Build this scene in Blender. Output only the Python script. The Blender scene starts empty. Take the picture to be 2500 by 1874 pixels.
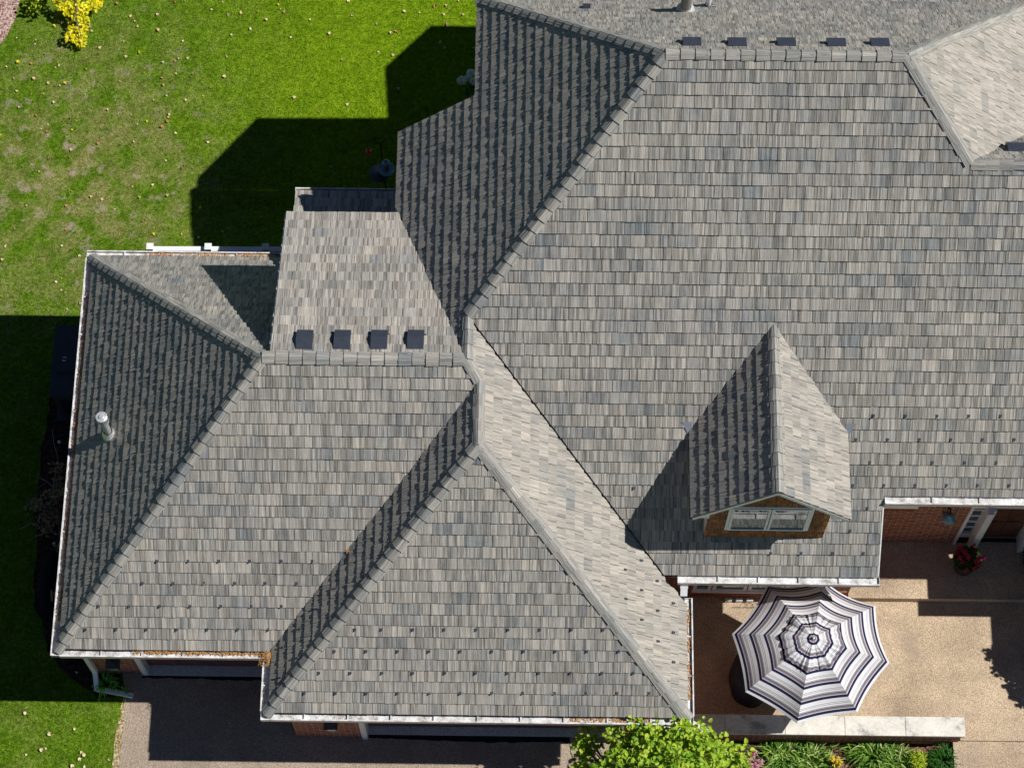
import bpy, math, random
import numpy as np
from mathutils import Vector, Matrix
from mathutils.geometry import tessellate_polygon
PI = math.pi
random.seed(7)
scene = bpy.context.scene
C = bpy.context.collection

# ------------------------------------------------------------------ camera
F_PX, CX, CY, CZ, TILT, ROLL, YAW = 5774.656, 4.09237, -13.56500, 39.28540, .381781, -.0121911, .0251331
def _basis():
    c, s = math.cos(YAW), math.sin(YAW)
    R = Vector((c, s, 0)); U = Vector((-s, c, 0)); F = Vector((0, 0, -1))
    F2 = math.cos(TILT)*F + math.sin(TILT)*U; U2 = math.cos(TILT)*U - math.sin(TILT)*F
    c, s = math.cos(ROLL), math.sin(ROLL)
    return c*R + s*U2, -s*R + c*U2, F2
RR, UU, FF = _basis()
CAMP = Vector((CX, CY, CZ))
cam = bpy.data.cameras.new('camera'); co = bpy.data.objects.new('camera', cam); C.objects.link(co)
m3 = Matrix((RR, UU, -FF)).transposed()
co.matrix_world = Matrix.Translation(CAMP) @ m3.to_4x4()
cam.sensor_width = 36; cam.lens = F_PX/2500*36; cam.clip_end = 1000; cam.clip_start = .5
scene.camera = co
def ray(u, v): return FF + RR*(u-1250)/F_PX - UU*(v-937)/F_PX
def at(u, v, z):                                   # point of the photograph on the level z
    d = ray(u, v); return CAMP + d*(z-CZ)/d.z
def aty(u, v, y):
    d = ray(u, v); return CAMP + d*(y-CY)/d.y
# ------------------------------------------------------------------ light
SUNX, SUNY = .82, .03                            # towards the sun, per metre of height
sun_dir = Vector((SUNX, SUNY, 1)).normalized()
elev = math.asin(sun_dir.z)
w = bpy.data.worlds.new('World'); scene.world = w; w.use_nodes = True
nt = w.node_tree; nt.nodes.clear()
sky = nt.nodes.new('ShaderNodeTexSky'); sky.sky_type = 'NISHITA'; sky.sun_disc = False
sky.sun_elevation = elev; sky.sun_rotation = math.radians(87.7)
sky.air_density = .55; sky.dust_density = 0; sky.ozone_density = 3
bg = nt.nodes.new('ShaderNodeBackground'); bg.inputs[1].default_value = .055
wo = nt.nodes.new('ShaderNodeOutputWorld')
nt.links.new(sky.outputs[0], bg.inputs[0]); nt.links.new(bg.outputs[0], wo.inputs[0])
sl = bpy.data.lights.new('sun', 'SUN'); sl.energy = 5; sl.angle = math.radians(.5); sl.color = (1, .975, .93)
so = bpy.data.objects.new('sun', sl); C.objects.link(so)
so.rotation_euler = (-sun_dir).to_track_quat('-Z', 'Y').to_euler()
so.location = (20, 0, 30)
scene.view_settings.view_transform = 'Standard'; scene.view_settings.look = 'None'
scene.view_settings.exposure = 0.02; scene.view_settings.gamma = 1; scene.view_settings.use_curve_mapping = False

# ------------------------------------------------------------------ materials
class NT:
    def __init__(s, name):
        s.m = bpy.data.materials.new(name); s.m.use_nodes = True; s.t = s.m.node_tree
        s.b = s.t.nodes['Principled BSDF']; s.out = s.t.nodes['Material Output']
    def n(s, typ, **kw):
        o = s.t.nodes.new('ShaderNode'+typ)
        for k, v in kw.items(): setattr(o, k, v)
        return o
    def l(s, a, b): s.t.links.new(a, b)
    def val(s, x, sock):
        if hasattr(x, 'is_linked') or hasattr(x, 'links'): s.l(x, sock)
        else: sock.default_value = x
    def math(s, op, a, b=0., c=None, clamp=False):
        o = s.n('Math', operation=op, use_clamp=clamp); s.val(a, o.inputs[0]); s.val(b, o.inputs[1])
        if c is not None: s.val(c, o.inputs[2])
        return o.outputs[0]
    def mix(s, f, a, b, mode='MIX'):
        o = s.n('Mix', data_type='RGBA', blend_type=mode); s.val(f, o.inputs[0])
        for x, i in ((a, 6), (b, 7)):
            if isinstance(x, (tuple, list)): x = tuple(x)+((1,) if len(x) == 3 else ())
            s.val(x, o.inputs[i])
        return o.outputs[2]
    def coord(s, which='Object'): return s.n('TexCoord').outputs[which]
    def pos(s): return s.n('NewGeometry').outputs['Position']
    def mapping(s, v, scale=(1, 1, 1), rot=(0, 0, 0), loc=(0, 0, 0)):
        o = s.n('Mapping'); s.l(v, o.inputs[0]); o.inputs[1].default_value = loc; o.inputs[2].default_value = rot; o.inputs[3].default_value = scale
        return o.outputs[0]
    def noise(s, v, scale, detail=3, rough=.5, dist=0., out=0):
        o = s.n('TexNoise'); s.l(v, o.inputs['Vector']); o.inputs['Scale'].default_value = scale
        o.inputs['Detail'].default_value = detail; o.inputs['Roughness'].default_value = rough; o.inputs['Distortion'].default_value = dist
        return o.outputs[out]
    def voro(s, v, scale, feature='F1', out=0):
        o = s.n('TexVoronoi', feature=feature); s.l(v, o.inputs['Vector']); o.inputs['Scale'].default_value = scale
        return o.outputs[out]
    def ramp(s, f, pts, interp='LINEAR'):
        o = s.n('ValToRGB'); s.val(f, o.inputs[0]); r = o.color_ramp; r.interpolation = interp
        while len(r.elements) < len(pts): r.elements.new(.5)
        for e, (p, c) in zip(r.elements, pts):
            e.position = p; e.color = (tuple(c)+(1,))[:4] if isinstance(c, (tuple, list)) else (c, c, c, 1)
        return o.outputs[0]
    def rng(s, v, a, b, c=0., d=1.):
        o = s.n('MapRange'); s.val(v, o.inputs[0])
        for i, x in enumerate((a, b, c, d)): o.inputs[i+1].default_value = x
        return o.outputs[0]
    def bump(s, h, strength=.5, dist=.01):
        o = s.n('Bump'); s.l(h, o.inputs['Height']); o.inputs['Strength'].default_value = strength; o.inputs['Distance'].default_value = dist
        s.l(o.outputs[0], s.b.inputs['Normal'])
    def fin(s, col=None, rough=.8, metal=0, spec=.3):
        if col is not None:
            if isinstance(col, tuple): s.b.inputs['Base Color'].default_value = (col+(1,))[:4]
            else: s.l(col, s.b.inputs['Base Color'])
        s.val(rough, s.b.inputs['Roughness']); s.b.inputs['Metallic'].default_value = metal
        s.b.inputs['Specular IOR Level'].default_value = spec
        return s.m
def attr(N, name):
    o = N.n('Attribute'); o.attribute_name = name; return o.outputs['Fac']
def plain(name, col, rough=.6, metal=0, spec=.4, var=.12, scale=9):
    N = NT(name); n = N.noise(N.coord(), scale, 4)
    c = N.mix(N.rng(n, .3, .7, 0, 1), tuple(x*(1-var) for x in col), tuple(min(1, x*(1+var)) for x in col))
    return N.fin(c, rough, metal, spec)
def shingle_mat(name, warm, mid, cool, line=.45, rough=.75, spec=.35):
    N = NT(name); uv = N.coord('UV')
    tone, st = attr(N, 'tone'), attr(N, 'streak')
    fine = N.noise(N.mapping(uv, (95, 3, 1)), 1, 3, .7)
    fine2 = N.noise(N.mapping(uv, (40, 2.0, 1), loc=(7, 3, 0)), 1, 2, .6)
    blot = N.noise(N.mapping(uv, (7, 7, 1)), 1, 4, .6)
    big = N.noise(N.pos(), .9, 5, .6)
    t = N.math('ADD', tone, N.math('MULTIPLY', N.math('SUBTRACT', blot, .5), .5))
    t = N.math('ADD', t, N.math('MULTIPLY', N.math('SUBTRACT', big, .5), .9))
    c = N.ramp(t, ((.05, cool), (.45, mid), (.95, warm)))
    k = N.math('ADD', N.math('MULTIPLY', st, .40), N.math('ADD', N.math('MULTIPLY', fine, 1.0), N.math('MULTIPLY', fine2, .55)))
    k = N.rng(k, .55, 1.35, 1-line, 1+line*.8)
    c = N.mix(1.0, c, N.n('CombineColor').outputs[0] if False else k, 'MULTIPLY')
    N.bump(N.math('ADD', fine, fine2), .9, .008)
    return N.fin(c, rough, 0, spec)
M = {}
M['shingle'] = shingle_mat('composite_shake', (.385, .350, .302), (.288, .274, .25), (.175, .192, .202), .70)
M['cap'] = shingle_mat('ridge_shake', (.36, .338, .30), (.285, .278, .258), (.20, .215, .222), .45)
M['cedar'] = shingle_mat('cedar_shake', (.42, .17, .05), (.22, .085, .028), (.07, .03, .015), .6)
M['deck'] = plain('dark_underlayment', (.02, .02, .02), .9)
M['valley'] = plain('valley_flashing', (.09, .085, .08), .5, .3)
M['white'] = plain('white_paint', (.78, .79, .80), .4, 0, .5, .05, 3)
M['soffit'] = plain('soffit_paint', (.6, .62, .64), .6, 0, .4, .05, 3)
def gutter_mat():
    N = NT('dirty_white_gutter'); p = N.pos()
    n = N.noise(p, 6, 6, .65); n2 = N.noise(p, 45, 4, .6)
    k = N.math('ADD', N.math('MULTIPLY', n, .7), N.math('MULTIPLY', n2, .35))
    return N.fin(N.ramp(k, ((.4, (.30, .27, .24)), (.5, (.55, .54, .53)), (.62, (.80, .80, .80)))), .5, 0, .4)
M['gutter'] = gutter_mat()
M['gutter_out'] = plain('gutter_face', (.62, .52, .52), .45)
def brick_mat():
    N = NT('red_brick'); uv = N.coord('UV')
    b = N.n('TexBrick'); N.l(uv, b.inputs['Vector'])
    b.inputs['Scale'].default_value = 1; b.inputs['Brick Width'].default_value = .205; b.inputs['Row Height'].default_value = .072
    b.inputs['Mortar Size'].default_value = .010; b.inputs['Mortar Smooth'].default_value = .2; b.inputs['Bias'].default_value = 0
    b.inputs['Color1'].default_value = (.19, .045, .024, 1); b.inputs['Color2'].default_value = (.34, .095, .045, 1); b.inputs['Mortar'].default_value = (.46, .34, .26, 1)
    n = N.noise(N.mapping(uv, (9, 22, 1)), 1, 4, .7); n2 = N.noise(uv, 2.2, 3)
    c = N.mix(1., b.outputs['Color'], N.rng(n, .3, .7, .6, 1.35), 'MULTIPLY')
    c = N.mix(N.rng(n2, .62, .75, 0, .4), c, (.50, .40, .31))
    N.bump(N.math('SUBTRACT', 1., b.outputs['Fac']), .8, .01)
    return N.fin(c, .85, 0, .2)
M['brick'] = brick_mat()
def soldier_mat():
    N = NT('soldier_brick'); n = N.noise(N.pos(), 14, 3)
    return N.fin(N.ramp(n, ((.3, (.16, .04, .02)), (.7, (.33, .10, .05)))), .85, 0, .2)
M['soldier'] = soldier_mat()
M['mortar'] = plain('mortar', (.42, .33, .26), .9)
def agg(name, cols, scale, bstr, stain=None, blotch=.25):
    N = NT(name); p = N.pos()
    v = N.voro(p, scale, out=1)
    sep = N.n('SeparateColor'); N.l(v, sep.inputs[0])
    fine = N.noise(p, scale*.8, 3, .7)
    k = N.math('ADD', N.math('MULTIPLY', sep.outputs[0], .55), N.math('MULTIPLY', fine, .5))
    c = N.ramp(k, cols)
    big = N.noise(p, .8, 5, .6)
    c = N.mix(1., c, N.rng(big, .3, .7, 1-blotch, 1+blotch), 'MULTIPLY')
    if stain:
        s2 = N.noise(N.mapping(p, loc=(4, 2, 0)), 1.7, 5, .6)
        c = N.mix(N.rng(s2, .5, .72, 0, .5), c, stain)
    d = N.voro(p, scale)
    N.bump(N.math('ADD', d, fine), bstr, .012)
    return N.fin(c, .9, 0, .2)
M['asphalt'] = agg('weathered_asphalt', ((.2, (.21, .165, .125)), (.5, (.385, .305, .235)), (.8, (.62, .50, .39))), 115, .7, (.26, .21, .17), .14)
M['patio'] = agg('exposed_aggregate', ((.15, (.24, .165, .11)), (.5, (.52, .39, .26)), (.85, (.76, .62, .45))), 105, .7, (.36, .28, .22), .30)
M['concrete'] = agg('concrete_apron', ((.25, (.5, .52, .50)), (.5, (.66, .68, .65)), (.8, (.8, .8, .76))), 60, .3, None, .1)
M['tar'] = plain('black_sealer', (.006, .006, .007), .8)
def mulch(name, a, b, c3):
    N = NT(name); p = N.pos()
    q = N.mapping(p, (1, 2.4, 1), rot=(0, 0, .6)); q2 = N.mapping(p, (2.6, 1, 1), rot=(0, 0, -.3))
    v = N.voro(q, 20, out=1); v2 = N.voro(q2, 26, out=1)
    s1 = N.n('SeparateColor'); N.l(v, s1.inputs[0]); s2 = N.n('SeparateColor'); N.l(v2, s2.inputs[0])
    k = N.math('MULTIPLY', N.math('ADD', s1.outputs[0], s2.outputs[1]), .5)
    N.bump(k, 1, .03)
    return N.fin(N.ramp(k, ((.15, a), (.5, b), (.85, c3))), .95, 0, .1)
M['mulch'] = mulch('bark_mulch', (.05, .02, .014), (.20, .10, .07), (.42, .25, .19))
M['mulch_dark'] = mulch('dark_brown_mulch', (.012, .007, .006), (.05, .028, .02), (.12, .07, .05))  # darker brown chip colours for the bed beside the garage
M['mulch_pink'] = mulch('pink_bark_mulch', (.13, .06, .05), (.42, .27, .23), (.75, .56, .5))
def grass_mat():
    N = NT('mown_lawn'); p = N.pos()
    f1 = N.noise(p, 48, 4, .8); f2 = N.noise(p, 15, 5, .7); md = N.noise(p, 3.2, 5, .6); bg_ = N.noise(N.mapping(p, loc=(3, 1, 0)), .45, 4, .55)
    k = N.math('ADD', N.math('MULTIPLY', f1, .55), N.math('ADD', N.math('MULTIPLY', f2, .40), N.math('MULTIPLY', md, .12)))
    green = N.ramp(k, ((.40, (.028, .075, .002)), (.53, (.105, .215, .006)), (.64, (.27, .43, .03))))
    lush = N.ramp(k, ((.40, (.058, .125, .002)), (.53, (.180, .325, .004)), (.64, (.36, .52, .02))))
    dry = N.ramp(k, ((.38, (.13, .12, .025)), (.52, (.33, .31, .09)), (.66, (.60, .50, .27))))
    # the fertilised strip runs diagonally down the middle of the lawn
    sep = N.n('SeparateXYZ'); N.l(p, sep.inputs[0]); X, Y = sep.outputs[0], sep.outputs[1]
    d = N.math('ADD', X, N.math('MULTIPLY', N.math('SUBTRACT', bg_, .5), 3.2))
    lushm = N.rng(d, -3.2, .2, 0, 1)
    c = N.mix(lushm, green, lush)
    # worn dry patch on the left and thin along the border
    dx = N.math('ADD', X, 4.4); dy = N.math('SUBTRACT', Y, 6.2)
    rr = N.math('SQRT', N.math('ADD', N.math('MULTIPLY', dx, dx), N.math('MULTIPLY', N.math('MULTIPLY', dy, dy), .6)))
    pm = N.rng(rr, .8, 3.4, 1, 0)
    pn = N.noise(N.mapping(p, loc=(9, 5, 0)), 1.9, 5, .65)
    dm = N.math('MULTIPLY', N.rng(pn, .42, .60, 0, 1), pm)
    base_dry = N.rng(pn, .48, .85, 0, .4)
    c = N.mix(N.math('MAXIMUM', N.math('MULTIPLY', dm, .75), N.math('MULTIPLY', base_dry, N.math('SUBTRACT', 1., lushm))), c, dry)
    bare = N.noise(N.mapping(p, loc=(2, 7, 0)), 3.4, 4, .6)
    c = N.mix(N.math('MULTIPLY', N.rng(bare, .58, .68, 0, .8), pm), c, (.55, .44, .32))
    N.bump(N.math('ADD', f1, f2), 1., .045)
    return N.fin(c, .9, 0, .1)
M['grass'] = grass_mat()
M['dead_edge'] = mulch('dry_grass_edge', (.16, .11, .04), (.42, .32, .17), (.72, .6, .4))
def stone_cap():
    N = NT('limestone_coping'); p = N.pos(); n = N.noise(p, 3.2, 6, .65); n2 = N.noise(p, 30, 3)
    c = N.ramp(n, ((.40, (.78, .74, .66)), (.55, (.68, .65, .58)), (.66, (.34, .34, .32))))
    c = N.mix(1., c, N.rng(n2, .3, .7, .88, 1.08), 'MULTIPLY')
    return N.fin(c, .8, 0, .2)
M['stone'] = stone_cap()
M['black'] = plain('black_metal', (.018, .020, .028), .45, 0, .5)
M['ventmetal'] = plain('navy_black_metal', (.036, .043, .062), .4, .0, .5)
M['iron'] = plain('black_iron', (.010, .010, .011), .5, .5)
M['galv'] = plain('galvanised_steel', (.74, .75, .76), .3, .55, .5, .15, 20)
M['pvc'] = plain('white_pvc', (.8, .79, .82), .4)
M['boot'] = plain('grey_pipe', (.25, .24, .23), .5, .2)
M['flash'] = plain('blue_grey_flashing', (.20, .22, .26), .5)
M['lead'] = plain('pale_flashing', (.55, .55, .54), .5, .3)
M['door'] = plain('dark_brown_door', (.16, .055, .035), .45, 0, .4, .35, 6)
M['entry'] = plain('entry_door_wood', (.13, .05, .028), .4, 0, .4, .35, 6)
M['guard'] = plain('snow_guard_metal', (.10, .11, .14), .4, .4)
M['dark'] = plain('dark_interior', (.008, .009, .011), .7)
def glass_mat():
    N = NT('window_glass'); return N.fin((.045, .085, .08), .03, .0, .8)
M['glass'] = glass_mat(); M['glass'].node_tree.nodes['Principled BSDF'].inputs['IOR'].default_value = 1.75
M['lampglass'] = plain('lantern_glass', (.14, .17, .19), .15, 0, .8)
def debris_mat():
    N = NT('pine_needle_litter'); n = N.noise(N.pos(), 70, 3, .6)
    return N.fin(N.ramp(n, ((.3, (.20, .08, .03)), (.5, (.46, .24, .09)), (.7, (.72, .48, .22)))), .9, 0, .1)
M['debris'] = debris_mat()
def leafm(name, cols, trans=.25, scale=6, rough=.55):
    N = NT(name); r = N.n('ObjectInfo').outputs['Random']; a = attr(N, 'tone'); n = N.noise(N.pos(), scale, 3)
    k = N.math('ADD', N.math('MULTIPLY', a, .75), N.math('MULTIPLY', n, .25))
    c = N.ramp(k, cols); N.l(c, N.b.inputs['Base Color']); N.b.inputs['Roughness'].default_value = rough
    N.b.inputs['Specular IOR Level'].default_value = .3
    t = N.n('BsdfTranslucent'); N.l(c, t.inputs[0]); ms = N.n('MixShader'); ms.inputs[0].default_value = trans
    N.l(N.b.outputs[0], ms.inputs[1]); N.l(t.outputs[0], ms.inputs[2]); N.l(ms.outputs[0], N.out.inputs[0])
    return N.m
M['leaf'] = leafm('shrub_leaf', ((.05, (.06, .16, .008)), (.45, (.22, .40, .02)), (.95, (.55, .66, .07))), .3)
M['leaf_yellow'] = leafm('yellow_leaf', ((.05, (.55, .58, .01)), (.5, (.86, .76, .01)), (.95, (.95, .88, .08))), .3)
M['leaf_lime'] = leafm('lime_leaf', ((.05, (.25, .36, .01)), (.5, (.42, .55, .02)), (.95, (.65, .72, .06))), .3)
M['leaf_lily'] = leafm('daylily_leaf', ((.05, (.03, .12, .01)), (.5, (.11, .25, .02)), (.75, (.32, .46, .08)), (.95, (.80, .78, .38))), .25)
M['leaf_dark'] = leafm('dark_leaf', ((.05, (.01, .05, .006)), (.5, (.03, .13, .015)), (.95, (.08, .24, .03))), .25)
M['leaf_mid'] = leafm('shaded_lily_leaf', ((.05, (.05, .20, .02)), (.5, (.12, .46, .06)), (.95, (.30, .66, .10))), .25)
M['leaf_dead'] = leafm('dead_leaf', ((.05, (.08, .045, .02)), (.5, (.26, .16, .08)), (.95, (.52, .38, .22))), .15)
M['leaf_fallen'] = leafm('fallen_leaf_tan', ((.05, (.42, .19, .05)), (.5, (.66, .44, .20)), (.95, (.82, .70, .50))), .1)
M['petal_pink'] = leafm('magenta_petal', ((.05, (.38, .004, .05)), (.5, (.72, .012, .13)), (.95, (.90, .10, .28))), .2)
M['petal_pale'] = leafm('pale_pink_petal', ((.05, (.45, .12, .22)), (.5, (.72, .32, .42)), (.95, (.85, .60, .62))), .2)
M['petal_yellow'] = leafm('yellow_petal', ((.05, (.75, .40, .01)), (.5, (.88, .62, .02)), (.95, (.9, .8, .2))), .2)
M['petal_white'] = leafm('white_floret', ((.05, (.6, .72, .55)), (.5, (.80, .88, .75)), (.95, (.92, .95, .88))), .2)
M['bark'] = plain('grey_bark', (.18, .14, .11), .9, 0, .2, .35, 20)
M['vine'] = plain('pale_vine', (.32, .28, .22), .9)
M['pot'] = plain('dark_planter', (.035, .018, .014), .5)
M['soil'] = plain('potting_soil', (.02, .014, .010), .95)
M['red'] = plain('red_plastic', (.55, .02, .025), .3)
M['bluegrey'] = plain('blue_grey_metal', (.20, .33, .38), .35, .2)
M['clearplastic'] = plain('clear_tube', (.16, .10, .09), .15, 0, .7)
M['tarp'] = plain('black_plastic', (.006, .006, .010), .85, 0, .15)
M['tan'] = plain('tan_wood', (.42, .27, .13), .7)
M['greybox'] = plain('generator_enclosure', (.035, .042, .052), .5)
M['emblem'] = plain('pale_emblem', (.5, .55, .58), .5)

# ------------------------------------------------------------------ mesh helpers
def tag(o, label=None, cat=None, group=None, kind=None):
    if label: o['label'] = label
    if cat: o['category'] = cat
    if group: o['group'] = group
    if kind: o['kind'] = kind
    return o
def empty(name, loc=(0, 0, 0), rz=0, label=None, cat=None, group=None, parent=None):
    o = bpy.data.objects.new(name, None); C.objects.link(o); o.location = loc; o.rotation_euler.z = rz
    o.empty_display_size = .1
    if parent: o.parent = parent
    return tag(o, label, cat, group)
class MB:
    """collects polygons; build() links them as one mesh object"""
    def __init__(s): s.v = []; s.f = []; s.mi = []; s.uv = []; s.a = []; s.b = []
    def poly(s, pts, mi=0, uv=None, a=.5, b=.5):
        n = len(s.v); s.v += [tuple(p) for p in pts]; s.f.append(tuple(range(n, n+len(pts)))); s.mi.append(mi)
        s.uv += uv if uv else [(0, 0)]*len(pts); s.a.append(a); s.b.append(b)
    def box(s, lo, hi, mi=0, faces='all', a=.5):
        x0, y0, z0 = lo; x1, y1, z1 = hi
        P = lambda x, y, z: (x, y, z)
        s.poly([P(x0, y0, z1), P(x1, y0, z1), P(x1, y1, z1), P(x0, y1, z1)], mi, [(x0, y0), (x1, y0), (x1, y1), (x0, y1)], a)
        s.poly([P(x0, y1, z0), P(x1, y1, z0), P(x1, y0, z0), P(x0, y0, z0)], mi, [(x0, y1), (x1, y1), (x1, y0), (x0, y0)], a)
        s.poly([P(x0, y0, z0), P(x1, y0, z0), P(x1, y0, z1), P(x0, y0, z1)], mi, [(x0, z0), (x1, z0), (x1, z1), (x0, z1)], a)
        s.poly([P(x1, y1, z0), P(x0, y1, z0), P(x0, y1, z1), P(x1, y1, z1)], mi, [(x1, z0), (x0, z0), (x0, z1), (x1, z1)], a)
        s.poly([P(x1, y0, z0), P(x1, y1, z0), P(x1, y1, z1), P(x1, y0, z1)], mi, [(y0, z0), (y1, z0), (y1, z1), (y0, z1)], a)
        s.poly([P(x0, y1, z0), P(x0, y0, z0), P(x0, y0, z1), P(x0, y1, z1)], mi, [(y1, z0), (y0, z0), (y0, z1), (y1, z1)], a)
    def obox(s, O, ux, uy, uz, mi=0, a=.5):
        """box from corner O with edge vectors"""
        O, ux, uy, uz = map(Vector, (O, ux, uy, uz))
        c = [O, O+ux, O+ux+uy, O+uy]; d = [p+uz for p in c]
        L = lambda v: v.length
        s.poly([d[0], d[1], d[2], d[3]], mi, [(0, 0), (L(ux), 0), (L(ux), L(uy)), (0, L(uy))], a)
        s.poly([c[3], c[2], c[1], c[0]], mi, None, a)
        for i in range(4):
            j = (i+1) % 4; w_ = (c[j]-c[i]).length
            s.poly([c[i], c[j], d[j], d[i]], mi, [(0, 0), (w_, 0), (w_, L(uz)), (0, L(uz))], a)
    def prism(s, pts, z0, z1, mi=0, top=None):
        """vertical prism over plan polygon; z1 may be a function"""
        f = z1 if callable(z1) else (lambda x, y: z1); g = z0 if callable(z0) else (lambda x, y: z0)
        if sum(pts[i][0]*pts[(i+1) % len(pts)][1]-pts[(i+1) % len(pts)][0]*pts[i][1] for i in range(len(pts))) < 0: pts = pts[::-1]
        s.poly([(x, y, f(x, y)) for x, y in pts], mi if top is None else top, [(x, y) for x, y in pts])
        s.poly([(x, y, g(x, y)) for x, y in pts[::-1]], mi, [(x, y) for x, y in pts[::-1]])
        for i in range(len(pts)):
            a, b = pts[i], pts[(i+1) % len(pts)]; L0 = a[0]+a[1]; L1 = L0+math.dist(a, b)
            s.poly([(*a, g(*a)), (*b, g(*b)), (*b, f(*b)), (*a, f(*a))], mi, [(L0, g(*a)), (L1, g(*b)), (L1, f(*b)), (L0, f(*a))])
    def tube(s, pts, rad, n=8, mi=0, cap=True, a=.5):
        pts = [Vector(p) for p in pts]; rad = rad if isinstance(rad, (list, tuple)) else [rad]*len(pts); rings = []
        for i, p in enumerate(pts):
            d = (pts[min(i+1, len(pts)-1)]-pts[max(i-1, 0)]).normalized()
            q = Vector((0, 0, 1)) if abs(d.z) < .9 else Vector((1, 0, 0))
            x = d.cross(q).normalized(); y = d.cross(x)
            rings.append([p+rad[i]*(math.cos(2*PI*k/n)*x+math.sin(2*PI*k/n)*y) for k in range(n)])
        for r0, r1 in zip(rings, rings[1:]):
            for k in range(n): s.poly([r0[k], r0[(k+1) % n], r1[(k+1) % n], r1[k]], mi, None, a)
        if cap: s.poly(rings[0][::-1], mi, None, a); s.poly(rings[-1], mi, None, a)
    def lathe(s, prof, c=(0, 0, 0), n=20, mi=0, axis=None, cap=True):
        """prof: list of (r, z)"""
        c = Vector(c); q = axis.to_track_quat('Z', 'Y') if axis else None
        R = []
        for r, z in prof:
            ring = [Vector((r*math.cos(2*PI*k/n), r*math.sin(2*PI*k/n), z)) for k in range(n)]
            if q: ring = [q @ p for p in ring]
            R.append([p+c for p in ring])
        for r0, r1 in zip(R, R[1:]):
            for k in range(n): s.poly([r0[k], r0[(k+1) % n], r1[(k+1) % n], r1[k]], mi)
        if cap:
            if prof[0][0] > 1e-4: s.poly(R[0][::-1], mi)
            if prof[-1][0] > 1e-4: s.poly(R[-1], mi)
    def leaf(s, p, d, up, L, W, a=.5, mi=0, bend=.25, fold=.2):
        """a pointed leaf from p along d, six corners, creased along the middle"""
        d = d.normalized(); x = d.cross(up)
        if x.length < 1e-3: x = Vector((1, 0, 0))
        x.normalize(); n = x.cross(d)
        q = lambda t, w_, h: p+d*(t*L)+x*(w_*W)+n*h
        dr = -bend*L
        P0, P1, P2 = q(0, 0, 0), q(.5, 0, .0), q(1, 0, dr)
        l1, l2, r1, r2 = q(.25, .42, fold*W), q(.68, .38, fold*W+dr*.4), q(.25, -.42, fold*W), q(.68, -.38, fold*W+dr*.4)
        s.poly([P0, P1, l2, l1], mi, None, a); s.poly([P1, P2, l2], mi, None, a)
        s.poly([P0, r1, r2, P1], mi, None, a); s.poly([P1, r2, P2], mi, None, a)
    def blade(s, p, az, L, W, rise, a=.5, mi=0, seg=4):
        """arching strap leaf"""
        h = Vector((math.cos(az), math.sin(az), 0)); x = Vector((-h.y, h.x, 0)); pr = None
        for i in range(seg+1):
            t = i/seg; c = p+h*(L*t*(.55+.45*t))+Vector((0, 0, rise*(t*2.1-1.75*t*t))); w_ = W*(1-t**2)*.5+.001
            cur = (c-x*w_, c, c+x*w_)
            cur = (cur[0]+Vector((0, 0, W*.3*(1-t))), cur[1], cur[2]+Vector((0, 0, W*.3*(1-t))))
            if pr: s.poly([pr[0], pr[1], cur[1], cur[0]], mi, None, a); s.poly([pr[1], pr[2], cur[2], cur[1]], mi, None, a)
            pr = cur
    def build(s, name, mats, parent=None, smooth=False, merge=False, loc=None):
        if not isinstance(mats, (list, tuple)): mats = [mats]
        me = bpy.data.meshes.new(name); me.from_pydata(s.v, [], s.f)
        for m in mats: me.materials.append(m)
        me.polygons.foreach_set('material_index', s.mi)
        uvl = me.uv_layers.new(name='UVMap'); uvl.data.foreach_set('uv', np.array(s.uv, dtype=np.float32).ravel())
        for nm, arr in (('tone', s.a), ('streak', s.b)):
            at_ = me.attributes.new(nm, 'FLOAT', 'FACE'); at_.data.foreach_set('value', np.array(arr, dtype=np.float32))
        if merge:
            import bmesh
            bm = bmesh.new(); bm.from_mesh(me); bmesh.ops.remove_doubles(bm, verts=bm.verts, dist=1e-5)
            bmesh.ops.recalc_face_normals(bm, faces=bm.faces); bm.to_mesh(me); bm.free()
        if smooth: me.polygons.foreach_set('use_smooth', [True]*len(me.polygons))
        o = bpy.data.objects.new(name, me); C.objects.link(o)
        if parent: o.parent = parent
        if loc is not None: o.location = loc
        return o
def smooth_by_angle(o, deg=40):
    me = o.data; me.polygons.foreach_set('use_smooth', [True]*len(me.polygons))
    import bmesh
    bm = bmesh.new(); bm.from_mesh(me)
    for e in bm.edges:
        if len(e.link_faces) == 2 and e.calc_face_angle(0) > math.radians(deg): e.smooth = False
    bm.to_mesh(me); bm.free()
# ------------------------------------------------------------------ shingles
def clip_half(poly, px, py, nx, ny):
    out = []; n = len(poly)
    for i in range(n):
        a, b = poly[i], poly[(i+1) % n]
        da = (a[0]-px)*nx+(a[1]-py)*ny; db = (b[0]-px)*nx+(b[1]-py)*ny
        if da >= 0: out.append(a)
        if (da >= 0) != (db >= 0):
            t = da/(da-db); out.append((a[0]+(b[0]-a[0])*t, a[1]+(b[1]-a[1])*t))
    return out
def clip_conv(poly, conv):
    n = len(conv)
    for i in range(n):
        a, b = conv[i], conv[(i+1) % n]
        poly = clip_half(poly, a[0], a[1], -(b[1]-a[1]), b[0]-a[0])
        if len(poly) < 3: return []
    return poly
def inside(p, conv):
    return all((b[0]-a[0])*(p[1]-a[1])-(b[1]-a[1])*(p[0]-a[0]) >= 0 for a, b in zip(conv, conv[1:]+conv[:1]))
def area(p): return .5*sum(p[i][0]*p[(i+1) % len(p)][1]-p[(i+1) % len(p)][0]*p[i][1] for i in range(len(p)))
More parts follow.
